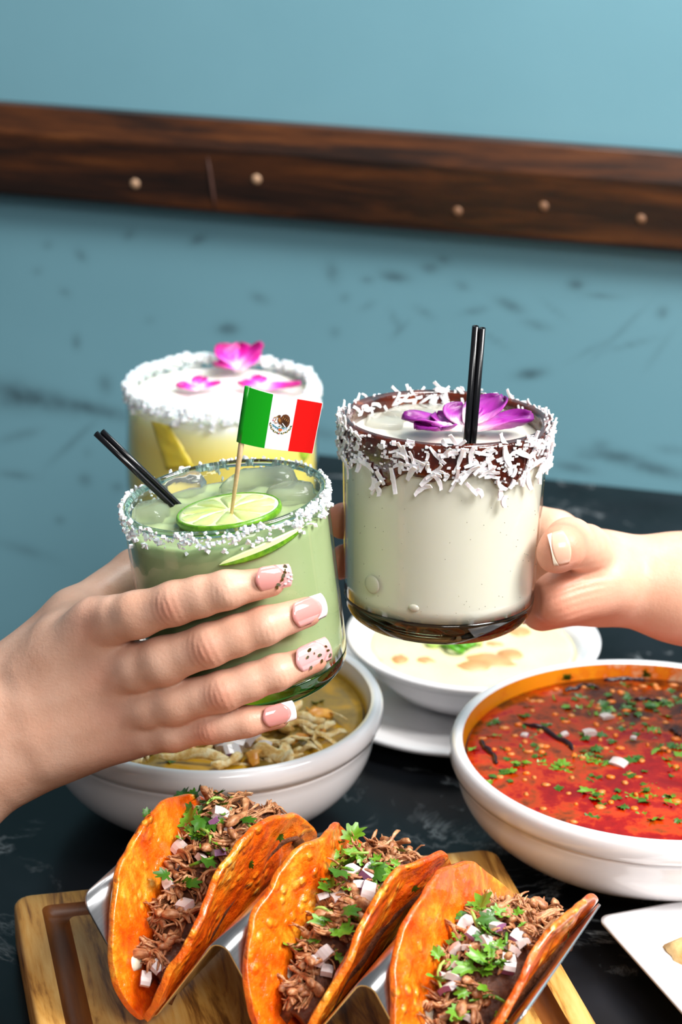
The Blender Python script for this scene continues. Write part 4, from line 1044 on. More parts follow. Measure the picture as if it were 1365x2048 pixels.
    for k in range(7):                                                           # the lake in waves
        x = -.68 + k * .2; yb = -.18 - .30 * math.sin(math.pi * (k + .5) / 7.5)
        ell('teal', x, yb, .13, .05, -.45 if k < 3 else .35, 1, 8); ell('teal', x + .05, yb - .13, .09, .03, -.3 if k < 3 else .3, 1, 8)
    ell('orange', .02, -.58, .20, .10, 0, 2); ell('red', -.75, .2, .05, .08, .4, 2, 7); ell('green', -.1, -.28, .1, .06, .3, 2, 7); ell('green', .2, -.3, .1, .06, -.3, 2, 7); ell('gold', .02, -.72, .16, .04, 0, 1)
    for k, mb in shapes.items():
        if mb.f: o = mb.obj('coat_of_arms', plain('print_' + k, C_[k], rough=.4), t, world=True, recalc=False)
build_flag()

# ---------- white coconut drink
def build_white():
    H = .0845; M = glass_frame(893, 838, .897, 0.004, .060, H)
    t, rad, w = tumbler('tumbler', 'glass tumbler of white coconut drink rimmed with chocolate and coconut, held from the right', M, .0415, .0384, H, .0105, base_glass('smoky_base_glass', (.055, .06, .035, 1), 1))
    lv = H - .0065
    m = cloudy('coconut_milk', srgb(236, 231, 216), thru=.10, sss=.45, scale=.008, rough=.18)
    o = liquid(rad, w, .0111, lv, .0012, 80, 8).obj('coconut_drink', m); o.matrix_basis = M
    tag(o, 'milky white coconut drink inside the chocolate-rimmed tumbler', 'drink')
    # chocolate sauce painted over the rim, running in drips
    choc = noisy('chocolate_sauce', [(.3, srgb(40, 12, 6)), (.6, srgb(84, 28, 10)), (.75, srgb(140, 66, 24))], 130, 4, rough=.12, coat=.6, coatr=.05, bs=.3, bd=.001)
    n, pr = 180, 16; pts = []
    def low(a):
        z = .0125 + .0035 * mnoise.noise(Vector((math.cos(a) * 2.5, math.sin(a) * 2.5, 4))) + .0015 * mnoise.noise(Vector((math.cos(a) * 9, math.sin(a) * 9, 1)))
        for c, s_, k in ((math.radians(229), .05, .008), (math.radians(235), .10, .003), (math.radians(306), .16, .0045), (math.radians(296), .05, .003), (math.radians(205), .1, .003)):
            q = abs((a - c + math.pi) % (2 * math.pi) - math.pi); z += k * math.exp(-(q / s_) ** 2)
        return z
    def low_in(a): return .0075 + .003 * mnoise.noise(Vector((math.cos(a) * 3, math.sin(a) * 3, 9)))
    for i in range(n):
        a = 2 * math.pi * i / n; zo, zi = low(a), low_in(a); ca, sa = math.cos(a), math.sin(a)
        for j in range(pr):
            u = j / (pr - 1)
            if u < .45: f = u / .45; z = H - zo + (zo - .0008) * f; r_ = rad(z) + .0001 + .0011 * math.sin(math.pi * min(1, f * .9 + .02)) ** .5 + .0003 * mnoise.noise(Vector((ca * 14, sa * 14, z * 300)))
            elif u < .62: g = (u - .45) / .17 * math.pi; r_ = rad(H) - w / 2 + (w / 2 + .0010) * math.cos(g); z = H - .0008 + .0022 * math.sin(g)
            else: f = (u - .62) / .38; z = H - .0008 - (zi - .0008) * f; r_ = rad(z) - w - .0001 - .0010 * math.sin(math.pi * min(1, (1 - f) * .9 + .02)) ** .5
            pts.append((r_ * ca, r_ * sa, z))
    mb = MB(); mb.grid(pts, n, pr, wrap_u=True, wrap_v=True); mb.obj('chocolate_rim', choc, t)
    # coconut shreds stuck in the sauce
    coco = noisy('shredded_coconut', [(.3, srgb(222, 214, 218)), (.7, srgb(246, 243, 243))], 300, 3, rough=.5, sss=.25, ssss=.0015, bs=.3, bd=.0004)
    r = random.Random(9); lib = []
    for k in range(14):
        L, wd = r.uniform(.0035, .0105), r.uniform(.0012, .0026); nn = 6; b = r.uniform(-.6, .6); tw = r.uniform(-.7, .7); pts = []
        for i in range(nn):
            u = i / (nn - 1) - .5; ww = wd * (1 - .5 * abs(u)) * r.uniform(.85, 1.15) * .5; c, s_ = math.cos(tw * u), math.sin(tw * u); th = .00036
            for (y, z) in ((-ww, -th), (ww, -th), (ww, th), (-ww, th)):
                pts.append((u * L, b * L * u * u * 1.2 + y * c - z * s_, .25 * L * u * u + y * s_ + z * c))
        mb = MB(); fs = []
        for i in range(nn - 1):
            for q in range(4): fs.append((i * 4 + q, i * 4 + (q + 1) % 4, (i + 1) * 4 + (q + 1) % 4, (i + 1) * 4 + q))
        fs += [(0, 3, 2, 1), (nn * 4 - 4, nn * 4 - 3, nn * 4 - 2, nn * 4 - 1)]
        mb.add(pts, fs); lib.append(mb.mesh('coconut_shred', coco, False))
    def place(a, z, roll, lift, tilt=0.0, sc=1.0):
        R = rad(min(z, H)) + .0011 + lift
        nrm = Vector((math.cos(a), math.sin(a), 0)); tan = Vector((-math.sin(a), math.cos(a), 0)); up = Vector((0, 0, 1))
        x = tan * math.cos(roll) + up * math.sin(roll); x = (x + nrm * tilt).normalized(); y = nrm.cross(x).normalized(); zz = x.cross(y)
        p = nrm * R + up * z
        link('coconut_shred', r.choice(lib), t, Matrix(((x.x, y.x, zz.x, p.x), (x.y, y.y, zz.y, p.y), (x.z, y.z, zz.z, p.z), (0, 0, 0, 1))) @ Matrix.Diagonal((sc, sc, sc, 1)))
    bare = [(math.radians(228), .07), (math.radians(310), .05), (math.radians(238), .06)]
    k = 0
    while k < 225:
        a = r.uniform(0, 2 * math.pi)
        if math.sin(a) > .3 and r.random() < .45: continue
        lo = low(a); z = H - r.uniform(-.0006, lo * 1.02)
        if any(abs(a - c) < s_ for c, s_ in bare) and r.random() < .8: continue
        place(a, z, r.gauss(.9, .9), r.uniform(0, .0007), r.uniform(-.1, .35), r.uniform(.75, 1.15)); k += 1
    for k in range(45):                      # lying on and poking over the rim, inside and out
        a = r.uniform(0, 2 * math.pi); s_ = r.choice((-1, 1)); place(a, H + r.uniform(-.001, .0018), r.gauss(.3, .8), -r.uniform(.0, .0038), r.uniform(-.3, .3), r.uniform(.7, 1.1))
    for k in range(40):                      # on the inner wall at the back
        a = math.radians(r.uniform(20, 160)); place(a, H - r.uniform(.0005, .006), r.gauss(.5, .9), -.0050, 0, r.uniform(.7, 1.0))
    for (deg, dz, rl) in ((228, .0185, 1.3), (231, .0205, 1.9), (240, .0150, 1.8), (256, .0165, .6), (282, .0160, 2.3), (287, .0175, 2.2), (299, .0195, 1.5), (301, .0225, 1.5), (318, .0160, 1.9), (330, .015, 1.3)): place(math.radians(deg), H - dz, rl, .0002, 0, 1.15)
    mb = MB()
    for k in range(760):
        a = r.uniform(0, 2 * math.pi); z = H - r.uniform(-.001, low(a)); c = crystal_mesh(k + 900, r.uniform(.0003, .0010), None); R = rad(min(z, H)) + .0012
        mb.add([Vector(v) + Vector((R * math.cos(a), R * math.sin(a), z)) for v in c.v], c.f)
    o = mb.obj('coconut_crumbs', coco, t, smooth=False); o['kind'] = 'stuff'
    # two lens-shaped bubbles in the glass and tiny seeds
    lens = plain('bubble_glass', srgb(188, 184, 168), rough=.1, coat=.6)
    for (px, py, q) in ((745, 1169, .0040), (828, 1216, .0022)):
        qi = M.inverted(); o_ = qi @ CAM; d = (qi @ at_d(px, py, 1.0)) - o_
        best = min((abs(math.hypot((o_ + d * s_).x, (o_ + d * s_).y) - rad((o_ + d * s_).z)), s_) for s_ in np.arange(.82, .9, .0005))[1]
        p = o_ + d * best; a = math.atan2(p.y, p.x); mb = MB()
        mb.blob((0, 0, 0), (.0009, q, q * (.95 if q > .003 else .72)), 24, 13)
        link('air_bubble', mb.mesh('air_bubble', lens), t, Matrix.Translation((rad(p.z) * math.cos(a), rad(p.z) * math.sin(a), p.z)) @ Matrix.Rotation(a, 4, 'Z'))
    mb = MB()
    for k in range(70):
        a, z = r.uniform(-2.9, -.2), r.uniform(.013, H - .02); R = rad(z) + .00005
        mb.blob((R * math.cos(a), R * math.sin(a), z), (.0002,) * 3, 6, 5)
    o = mb.obj('glass_bubbles', plain('seed_bubble', srgb(150, 146, 130), rough=.1), t); o['kind'] = 'stuff'
    # ice in the top
    for k, (px, py, sx, sy, sz) in enumerate([(835, 832, .014, .011, .0038), (885, 820, .010, .007, .0030), (770, 845, .008, .010, .0026), (1040, 838, .007, .006, .0040)]):
        p = ray_local(M, px, py, lv); mb = MB(); nn = 12; pts = []
        for i in range(nn * 2):
            for j in range(nn):
                th, ph = 2 * math.pi * i / (nn * 2), math.pi * j / (nn - 1); q = Vector((math.sin(ph) * math.cos(th), math.sin(ph) * math.sin(th), math.cos(ph))); e = .6
                d = Vector([math.copysign(abs(c) ** e, c) for c in q]) * (1 + .14 * mnoise.noise(q * 1.7 + Vector((k * 2.7, 5, 0))))
                x, y = p.x + d.x * sx, p.y + d.y * sy; rr = math.hypot(x, y); lim = rad(lv) - w - .002
                if rr > lim: x, y = x * lim / rr, y * lim / rr
                pts.append((x, y, lv + d.z * sz))
        mb.grid(pts, nn * 2, nn, wrap_u=True); o = mb.obj('ice_piece', ICE); o.matrix_basis = M
        tag(o, ['large ice piece left of the orchid in the white drink', 'ice piece behind the orchid in the white drink', 'ice piece at the left wall of the white drink', 'small ice piece at the right of the orchid in the white drink'][k], 'ice', 'ice in the white drink')
    # orchid blossom
    fc = ray_local(M, 925, 862, lv + .003)
    f = thing('orchid_blossom', 'purple orchid blossom floating in the white coconut drink', 'flower', M @ Matrix.Translation((fc.x, fc.y, lv + .0032)))
    for k, (a, L, W, up, x0) in enumerate([(168, .0245, .0105, .12, 0), (200, .016, .0085, .05, -.004), (42, .021, .0115, .42, .002), (14, .0255, .0110, .16, .004), (85, .015, .0095, .40, 0), (255, .011, .006, .1, -.006), (128, .014, .008, .25, -.002)]):
        petal('petal', ORCHID, L, W, .25, k, f, Matrix.Translation((x0, 0, .001 * k % .003)) @ Matrix.Rotation(math.radians(a), 4, 'Z') @ Matrix.Rotation(-up, 4, 'Y'))
    # two upright black straws
    A = ray_local(M, 937, 905, lv); A = Vector((A.x, max(A.y, -rad(lv) + w + .004), lv))
    W_A = M @ A; dA = (W_A - CAM).dot(FW)
    for k in range(2):
        top = at_d(952 + 13.5 * k, 652 + 4 * k, dA - .020); bot = at_d(932 + 13 * k, 905, dA + .0005 * k); d = (bot - top)
        mb = MB(); straw(mb, [bot + d * 1.05, bot, top], .00132); o = mb.obj('straw', STRAW)
        tag(o, ['left black straw standing upright in the white coconut drink', 'right black straw standing upright in the white coconut drink'][k], 'straw', 'black straws in the white drink')
    return M, H, rad
WM, WH, WRAD = build_white()

# ---------- yellow drink in a footed glass at the back
def build_yellow():
    v = FW + RT * ((445 - 682.5) / FPX) - UP * ((768 - 1024) / FPX); s_ = 1.085 / v.y; p = CAM + v * s_
    H = p.z - T; M = Matrix.Translation((p.x, p.y, T))
    t = thing('footed_glass', 'footed glass of bright yellow drink behind the green margarita', 'glass', M)
    Rr = .0475
    def rad(z):
        q = (z - (H - .112)) / .112
        if q <= 0: return .004
        return .0035 + (Rr - .0035 + .0012 * math.sin(math.pi * min(1, q))) * min(1, (1 - (1 - min(q, .62) / .62) ** 2.4)) ** .55
    z0 = H - .112
    zs = [z0 + .112 * (i / 24) ** 1.2 for i in range(25)]
    foot = [(0, 0), (.034, 0), (.036, .0015), (.034, .003), (.012, .007), (.0055, .012), (.005, z0 - .004)]
    mb = MB(); mb.lathe(foot + [(.006, z0), (0, z0)], 64); mb.obj('foot', base_glass('foot_glass', (.93, .95, .93, 1), 1), t)
    prof = [(rad(z) + .0008, z) for z in zs] + [(max(.001, rad(z) - .0018), z) for z in reversed(zs)]
    mb = MB(); mb.lathe(prof + prof[:1], 80); mb.obj('glass_wall', GLASS, t)
    lv = H - .006
    m, nt, b = newmat('yellow_drink'); co = texco(nt); sx = nt.nodes.new('ShaderNodeSeparateXYZ'); nt.links.new(co, sx.inputs[0])
    f = math_(nt, 'ADD', math_(nt, 'MULTIPLY', math_(nt, 'MAXIMUM', math_(nt, 'SUBTRACT', sx.outputs[2], H - .022), -.002), 40), math_(nt, 'MULTIPLY', noise(nt, co, 25, 3), .3))
    nt.links.new(ramp(nt, f, [(.0, srgb(255, 224, 108)), (.25, srgb(255, 234, 142)), (.5, srgb(255, 242, 180)), (.7, srgb(255, 253, 236))]), b.inputs['Base Color'])
    pset(b, rough=.2, sss=.5, sssr=(1, .9, .5), ssss=.012)
    mb = MB(); pr = [(0, z0 + .004)] + [(rad(z) - .0006, z) for z in zs if z0 + .005 < z < lv] + [(rad(lv) - .0006, lv)]
    pr += [((rad(lv) - .0006) * (1 - k / 8), lv + .0012 * math.sin(k * 2.1)) for k in range(1, 9)]
    mb.lathe(pr, 72); o = mb.obj('yellow_drink', m); o.matrix_basis = M; tag(o, 'bright yellow fruit drink filling the footed glass', 'drink')
    r = random.Random(14); mb = MB()
    for k in range(900):
        a = r.uniform(0, 2 * math.pi); z = H + .0012 - abs(r.gauss(0, .0042)) ; r0 = r.uniform(.0008, .0022); R = Rr + r.uniform(-.0028, .0010) if z > H - .001 else rad(z) + .001
        if math.sin(a) < -.2 and z < H - .004 and r.random() < .6: continue
        c = crystal_mesh(k + 40, r0, None); mb.add([Vector(v) + Vector((R * math.cos(a), R * math.sin(a), z)) for v in c.v], c.f)
    o = mb.obj('salt_rim', SALT, t, smooth=False); o['kind'] = 'stuff'
    # fruit pressed against the glass
    pine = noisy('pineapple_flesh', [(.3, srgb(255, 208, 40)), (.7, srgb(255, 226, 90))], 60, 3, rough=.35, sss=.3, ssss=.004)
    def on_wall(px, py):
        o_ = CAM - M.translation; d = at_d(px, py, 1.0) - CAM
        q = min((abs(math.hypot((o_ + d * k).x, (o_ + d * k).y) - rad((o_ + d * k).z)), k) for k in np.arange(1.05, 1.13, .0008))[1]
        return o_ + d * q
    quad = [(300, 842), (338, 852), (388, 935), (330, 940)]; mb = MB(); pts = []
    for i in range(10):
        for j in range(12):
            u, v_ = i / 9, j / 11
            x = (quad[0][0] * (1 - u) + quad[1][0] * u) * (1 - v_) + (quad[3][0] * (1 - u) + quad[2][0] * u) * v_
            y = (quad[0][1] * (1 - u) + quad[1][1] * u) * (1 - v_) + (quad[3][1] * (1 - u) + quad[2][1] * u) * v_
            q = on_wall(x, y); k = 1 - .012 * (1 if .02 < u < .98 else 2.2); pts.append((q.x * k, q.y * k, q.z))
    mb.grid(pts, 10, 12); o = mb.obj('pineapple_spear', pine, recalc=False); solid(o, .0012); o.matrix_basis = M; tag(o, 'golden pineapple spear against the wall of the footed glass', 'fruit')
    q = on_wall(608, 895); mb = MB(); mb.blob((q.x * .955, q.y * .955, q.z), (.0052, .0036, .0085), 16, 10, .2, seed=2)
    o = mb.obj('lime_wedge', plain('lime_skin', srgb(168, 206, 50), rough=.3)); o.matrix_basis = M; tag(o, 'lime wedge in the yellow drink at the right of the footed glass', 'lime')
    for k, (px, py, pet, lab) in enumerate([(478, 742, [(95, .017, .0110, .75), (45, .018, .009, .65), (140, .018, .009, .6), (20, .018, .0075, .75), (200, .014, .006, .2)], 'magenta orchid standing at the back of the yellow drink'),
                                            (398, 778, [(175, .012, .006, .15), (20, .012, .005, .2), (90, .010, .005, .3)], 'small magenta orchid floating left in the yellow drink'),
                                            (520, 776, [(5, .021, .0062, .12), (170, .012, .005, .15), (95, .010, .005, .3)], 'magenta orchid floating at the right of the yellow drink')]):
        a = CAM - M.translation; d = at_d(px, py, 1.0) - CAM; c = a + d * ((lv + .003 - a.z) / d.z)
        f = thing('orchid_blossom', lab, 'flower', M @ Matrix.Translation((c.x, c.y, lv + .0025)), 'orchids in the yellow drink')
        for i, (ang, L, W, up) in enumerate(pet):
            petal('petal', ORCHID2, L, W, .2, i + k, f, Matrix.Translation((0, 0, .0006 * i)) @ Matrix.Rotation(math.radians(ang), 4, 'Z') @ Matrix.Rotation(-up, 4, 'Y'))
build_yellow()
# ------------------------------------------------------------------ hands: one continuous surface each
def surface_nets(F, org, h):
    S = F < 0
    nx, ny, nz = F.shape
    cnt = np.zeros((nx - 1, ny - 1, nz - 1), np.int8)
    for dx in (0, 1):
        for dy in (0, 1):
            for dz in (0, 1): cnt += S[dx:nx - 1 + dx, dy:ny - 1 + dy, dz:nz - 1 + dz]
    act = np.argwhere((cnt > 0) & (cnt < 8))
    vid = -np.ones(cnt.shape, np.int64); vid[act[:, 0], act[:, 1], act[:, 2]] = np.arange(len(act))
    cor = np.array([(a, b, c) for a in (0, 1) for b in (0, 1) for c in (0, 1)])
    fv = np.stack([F[act[:, 0] + c[0], act[:, 1] + c[1], act[:, 2] + c[2]] for c in cor], 1)
    acc = np.zeros((len(act), 3)); n = np.zeros(len(act))
    for i in range(8):
        for j in range(i + 1, 8):
            if np.abs(cor[i] - cor[j]).sum() != 1: continue
            a, b = fv[:, i], fv[:, j]; m = (a < 0) != (b < 0)
            t = np.where(m, a / np.where(m, a - b, 1), 0)
            acc += np.where(m[:, None], cor[i] + t[:, None] * (cor[j] - cor[i]), 0); n += m
    V = org + (act + acc / n[:, None]) * h
    quads = []
    for ax in range(3):
        sl0 = [slice(None)] * 3; sl1 = [slice(None)] * 3
        sl0[ax] = slice(0, -1); sl1[ax] = slice(1, None)
        e = np.argwhere(S[tuple(sl0)] != S[tuple(sl1)])
        b1, b2 = (ax + 1) % 3, (ax + 2) % 3
        e = e[(e[:, b1] > 0) & (e[:, b2] > 0) & (e[:, b1] < F.shape[b1] - 1) & (e[:, b2] < F.shape[b2] - 1)]
        ins = S[e[:, 0], e[:, 1], e[:, 2]]
        def vv(o1, o2):
            q = e.copy(); q[:, b1] -= o1; q[:, b2] -= o2; return vid[q[:, 0], q[:, 1], q[:, 2]]
        Q = np.stack([vv(1, 1), vv(0, 1), vv(0, 0), vv(1, 0)], 1)
        Q[~ins] = Q[~ins][:, ::-1]
        quads.append(Q)
    return V, np.concatenate(quads)

class Body:
    """rounded cones joined smoothly; fingers blend with the palm but not with one another"""
    def __init__(s, h): s.h = h; s.palm = []; s.fingers = []
    def cone(s, lst, a, b, ra, rb): lst.append((np.array(a, np.float32), np.array(b, np.float32), ra, rb))
    def build(s, kp=.010, kf=.006, kj=.0035, carve=()):
        allp = s.palm + [c for f in s.fingers for c in f]
        P = np.array([[p[0], p[1]] for p in allp]).reshape(-1, 3); rm = max(max(p[2], p[3]) for p in allp)
        lo, hi = P.min(0) - rm - .006, P.max(0) + rm + .006
        n = np.ceil((hi - lo) / s.h).astype(int) + 1
        ax = [(lo[i] + np.arange(n[i]) * s.h).astype(np.float32) for i in range(3)]
        X, Y, Z = np.meshgrid(*ax, indexing='ij', copy=False)
        BIG = np.float32(.05)
        def sdf(c, out, k):
            a, b, ra, rb = c; mar = max(ra, rb) + .016
            l, u = np.minimum(a, b) - mar, np.maximum(a, b) + mar
            i0 = np.clip(((l - lo) / s.h).astype(int), 0, n); i1 = np.clip(((u - lo) / s.h).astype(int) + 2, 0, n)
            sl = tuple(slice(int(i0[k_]), int(i1[k_])) for k_ in range(3))
            d = (b - a); L2 = float(d @ d)
            px, py, pz = X[sl] - a[0], Y[sl] - a[1], Z[sl] - a[2]
            t = np.clip((px * d[0] + py * d[1] + pz * d[2]) / max(L2, 1e-12), 0, 1)
            q = np.sqrt((px - t * d[0]) ** 2 + (py - t * d[1]) ** 2 + (pz - t * d[2]) ** 2) - (ra + (rb - ra) * t)
            o = out[sl]
            hh = np.maximum(k - np.abs(o - q), 0) / k
            out[sl] = np.minimum(o, q) - hh * hh * k * .25
        palm = np.full(X.shape, BIG, np.float32)
        for c in s.palm: sdf(c, palm, kp)
        res = palm.copy()
        for f in s.fingers:
            g = np.full(X.shape, BIG, np.float32)
            for c in f: sdf(c, g, kj)
            hh = np.maximum(kf - np.abs(palm - g), 0) / kf
            g2 = np.minimum(palm, g) - hh * hh * kf * .25
            k2 = .0012; hh = np.maximum(k2 - np.abs(res - g2), 0) / k2
            res = np.minimum(res, g2) - hh * hh * k2 * .25
        for (M, R, H) in carve:                  # flesh presses flat against what it holds
            q = np.array(M.inverted(), np.float32)
            lx = q[0, 0] * X + q[0, 1] * Y + q[0, 2] * Z + q[0, 3]; ly = q[1, 0] * X + q[1, 1] * Y + q[1, 2] * Z + q[1, 3]; lz = q[2, 0] * X + q[2, 1] * Y + q[2, 2] * Z + q[2, 3]
            res = np.maximum(res, -np.maximum(np.sqrt(lx * lx + ly * ly) - R, np.abs(lz - H / 2) - H / 2))
        V, Q = surface_nets(res, lo, s.h)
        return V, Q

def skin_material(name, base, red, pale, rough=.42):
    m, nt, b = newmat(name); co = texco(nt)
    n1 = noise(nt, co, 60, 4, .6); n2 = noise(nt, co, 900, 3, .6)
    c = mixc(nt, ramp(nt, n1, [(.35, (0, 0, 0, 1)), (.7, (1, 1, 1, 1))]), base, pale)
    c = mixc(nt, attr(nt, 'redness'), c, red)
    nt.links.new(c, b.inputs['Base Color'])
    h = math_(nt, 'ADD', math_(nt, 'MULTIPLY', n2, .6), math_(nt, 'MULTIPLY', noise(nt, co, 320, 4), .6))
    bump(nt, b, h, .35, .0006)
    pset(b, rough=rough, sss=.14, sssr=(1.0, .38, .22), ssss=.002, spec=.4)
    return m

def smooth_mesh(V, Q, it=2, lam=.5):
    for _ in range(it):
        acc = np.zeros_like(V); n = np.zeros(len(V))
        for k in range(4):
            a, b = Q[:, k], Q[:, (k + 1) % 4]
            np.add.at(acc, a, V[b]); np.add.at(n, a, 1); np.add.at(acc, b, V[a]); np.add.at(n, b, 1)
        V = V + lam * (acc / np.maximum(n, 1)[:, None] - V)
    return V

def finish_hand(name, V, Q, mat, knuckles, reds, creases=()):
    """knuckle wrinkles (p, along, out, radius, amplitude), reddened places (p, radius, amount)"""
    V = smooth_mesh(V, Q, 2)
    R = np.zeros(len(V))
    for (p, t, n, r, amp) in knuckles:
        p, t, n = (np.array(q, float) for q in (p, t, n)); d = V - p
        s = d @ t; o = d @ n; side = d - np.outer(s, t) - np.outer(o, n); sd = np.linalg.norm(side, axis=1)
        w = np.exp(-(s / (r * .62)) ** 2) * np.clip((o / r - .1) / .5, 0, 1) * np.exp(-(sd / (r * .95)) ** 4)
        curve = s + .18 * r * np.sign(s) * (sd / r) ** 2
        wr = -np.abs(np.sin(curve / r * 10.0)) ** 2.0 + .4
        V = V + np.outer(amp * wr * w + amp * .3 * w * np.exp(-(s / (r * .45)) ** 2), n)
    for (p, r, k) in reds:
        R = np.maximum(R, k * np.exp(-(np.linalg.norm(V - np.array(p, float), axis=1) / r) ** 2))
    for (p, q, r, amp) in creases:              # shallow grooves and tendons along a line
        p, q = np.array(p, float), np.array(q, float); d = q - p; t = np.clip(((V - p) @ d) / (d @ d), 0, 1)
        c = p + np.outer(t, d); e = V - c; L = np.linalg.norm(e, axis=1)
        V = V + e / np.maximum(L, 1e-6)[:, None] * (amp * np.exp(-(L / r) ** 2) * np.sin(np.pi * np.clip(t, .02, .98)))[:, None] * 0
    me = bpy.data.meshes.new(name)
    c0 = V.mean(0)
    me.from_pydata((V - c0).tolist(), [], Q.tolist())
    me.polygons.foreach_set('use_smooth', [True] * len(Q)); me.materials.append(mat)
    a = me.attributes.new('redness', 'FLOAT', 'POINT'); a.data.foreach_set('value', R.astype(np.float32))
    me.update()
    o = link(name, me, None, Matrix.Translation(V3(c0)))
    return o

def cyl_front(M, rad, px, py, off):
    """pixel -> point standing off the glass wall towards the camera"""
    q = M.inverted(); o = q @ CAM; d = (q @ at_d(px, py, 1.0)) - o
    R = rad(.03) + off
    A = d.x ** 2 + d.y ** 2; B = 2 * (o.x * d.x + o.y * d.y); Cc = o.x ** 2 + o.y ** 2 - R * R
    D = B * B - 4 * A * Cc
    t = (-B - math.sqrt(D)) / (2 * A) if D > 0 else -B / (2 * A)
    return M @ (o + d * t)
def radial(M, p):
    q = M.inverted() @ p; q.z = 0; q.normalize(); return (M.to_3x3() @ q).normalized()

def nail(parent, tip, along, out, width, length, free, mats, art=None, curve=.62):
    """a fingernail: bed with its skin-coloured base, and the free edge as a part of its own; art adds gold leaf"""
    along = along.normalized(); out = (out - along * out.dot(along)).normalized(); side = along.cross(out)
    rn = width / 2 / math.sin(curve)
    q = parent.matrix_basis.inverted()
    def P(u, v, lift=0.0):
        hw = (1 - .22 * max(0, .25 - v) / .25 * 1.0) if v < .25 else 1 - .10 * max(0, v - .55) / .45
        a = u * curve * hw
        return tip + along * (v * length) + side * (math.sin(a) * rn) + out * ((math.cos(a) - 1) * rn + lift - .0010 * (v - .35) ** 2 * 2)
    fe = 1 - free / length if free > 0 else 1.0
    def smile(u, on): return (fe - (.12 * u * u if on else 0)) if free > 0 else 1
    nu, nv = 11, 9
    def patch(v0, v1, nm, mat, lift):
        pts = []
        for i in range(nu):
            u = 2 * i / (nu - 1) - 1; lo = v0(u); hi = v1(u)
            for j in range(nv):
                v = lo + (hi - lo) * j / (nv - 1)
                pts.append(q @ P(u, v, lift))
        mb = MB(); mb.grid(pts, nu, nv); o = mb.obj(nm, mat, parent if nm == 'fingernail' else nail_o[0], recalc=False); solid(o, .0005, 0); return o
    nail_o = [None]
    root = lambda u: .0 + .16 * u * u                # round at the cuticle
    end = lambda u: 1.0 - .03 * abs(u) ** 4
    nail_o[0] = patch(root, (lambda u: fe + .07 - .22 * u * u) if free > 0 else end, 'fingernail', mats[0], 0)
    if free > 0: patch(lambda u: fe + .07 - .22 * u * u - .01, end, 'nail_tip', mats[1], .00005)
    if art:
        r = random.Random(art)
        for k, (u, v, s_) in enumerate({1: [(.55, .60, .0010), (.2, .70, .0009), (-.1, .74, .0012), (-.35, .80, .0008), (-.75, .84, .0013), (.75, .56, .0010), (-.55, .82, .0006)],
                                        2: [(-.15, .30, .0009), (-.55, .42, .0012), (.1, .62, .0011), (.05, .88, .0008), (.5, .92, .0010), (.6, .66, .0009), (.7, .35, .0010), (-.3, .86, .0007), (-.2, .5, .0005)]}[art]):
            mb = MB(); c = P(u, v, .00045); ang = r.uniform(0, 3)
            e1 = (along * math.cos(ang) + side * math.sin(ang)); e2 = out.cross(e1)
            mb.add([q @ (c + e1 * s_ * x + e2 * s_ * y) for x, y in ((-.9, -.2), (-.2, -.6), (.8, -.3), (1, .3), (.1, .7), (-.7, .4))], [(0, 1, 2, 3, 4, 5)])
            o = mb.obj('gold_flake', GOLD if k % 2 else GOLD_PALE, nail_o[0], smooth=False, recalc=False); solid(o, .0002, 0)
        if art == 1:
            for k, (u, v) in enumerate([(-.35, .93), (.1, .88), (.45, .9), (.3, .97), (-.05, .97), (.62, .80), (-.7, .95)]):
                mb = MB(); c = P(u, v, .0003); mb.blob(q @ c, (.0007, .0007, .0003), 8, 5); mb.obj('white_dot', mats[2], nail_o[0])
    return nail_o[0]
GOLD = plain('gold_leaf', (.50, .30, .08, 1), rough=.25, metal=1.0); GOLD_PALE = plain('pale_gold_leaf', (.95, .80, .45, 1), rough=.2, metal=1.0)
PINK = plain('pink_gel', srgb(222, 150, 144), rough=.08, coat=1.0, coatr=.03, sss=.2, ssss=.002)
PINK2 = plain('milky_pink_gel', srgb(232, 172, 172), rough=.08, coat=1.0, coatr=.03, sss=.2, ssss=.002)
TIPW = plain('white_tip_gel', srgb(246, 244, 248), rough=.08, coat=1.0, coatr=.03)
NAIL_BARE = plain('bare_nail', srgb(240, 188, 162), rough=.2, coat=.5, sss=.2, ssss=.002)
NAIL_EDGE = plain('nail_edge', srgb(250, 236, 214), rough=.3)

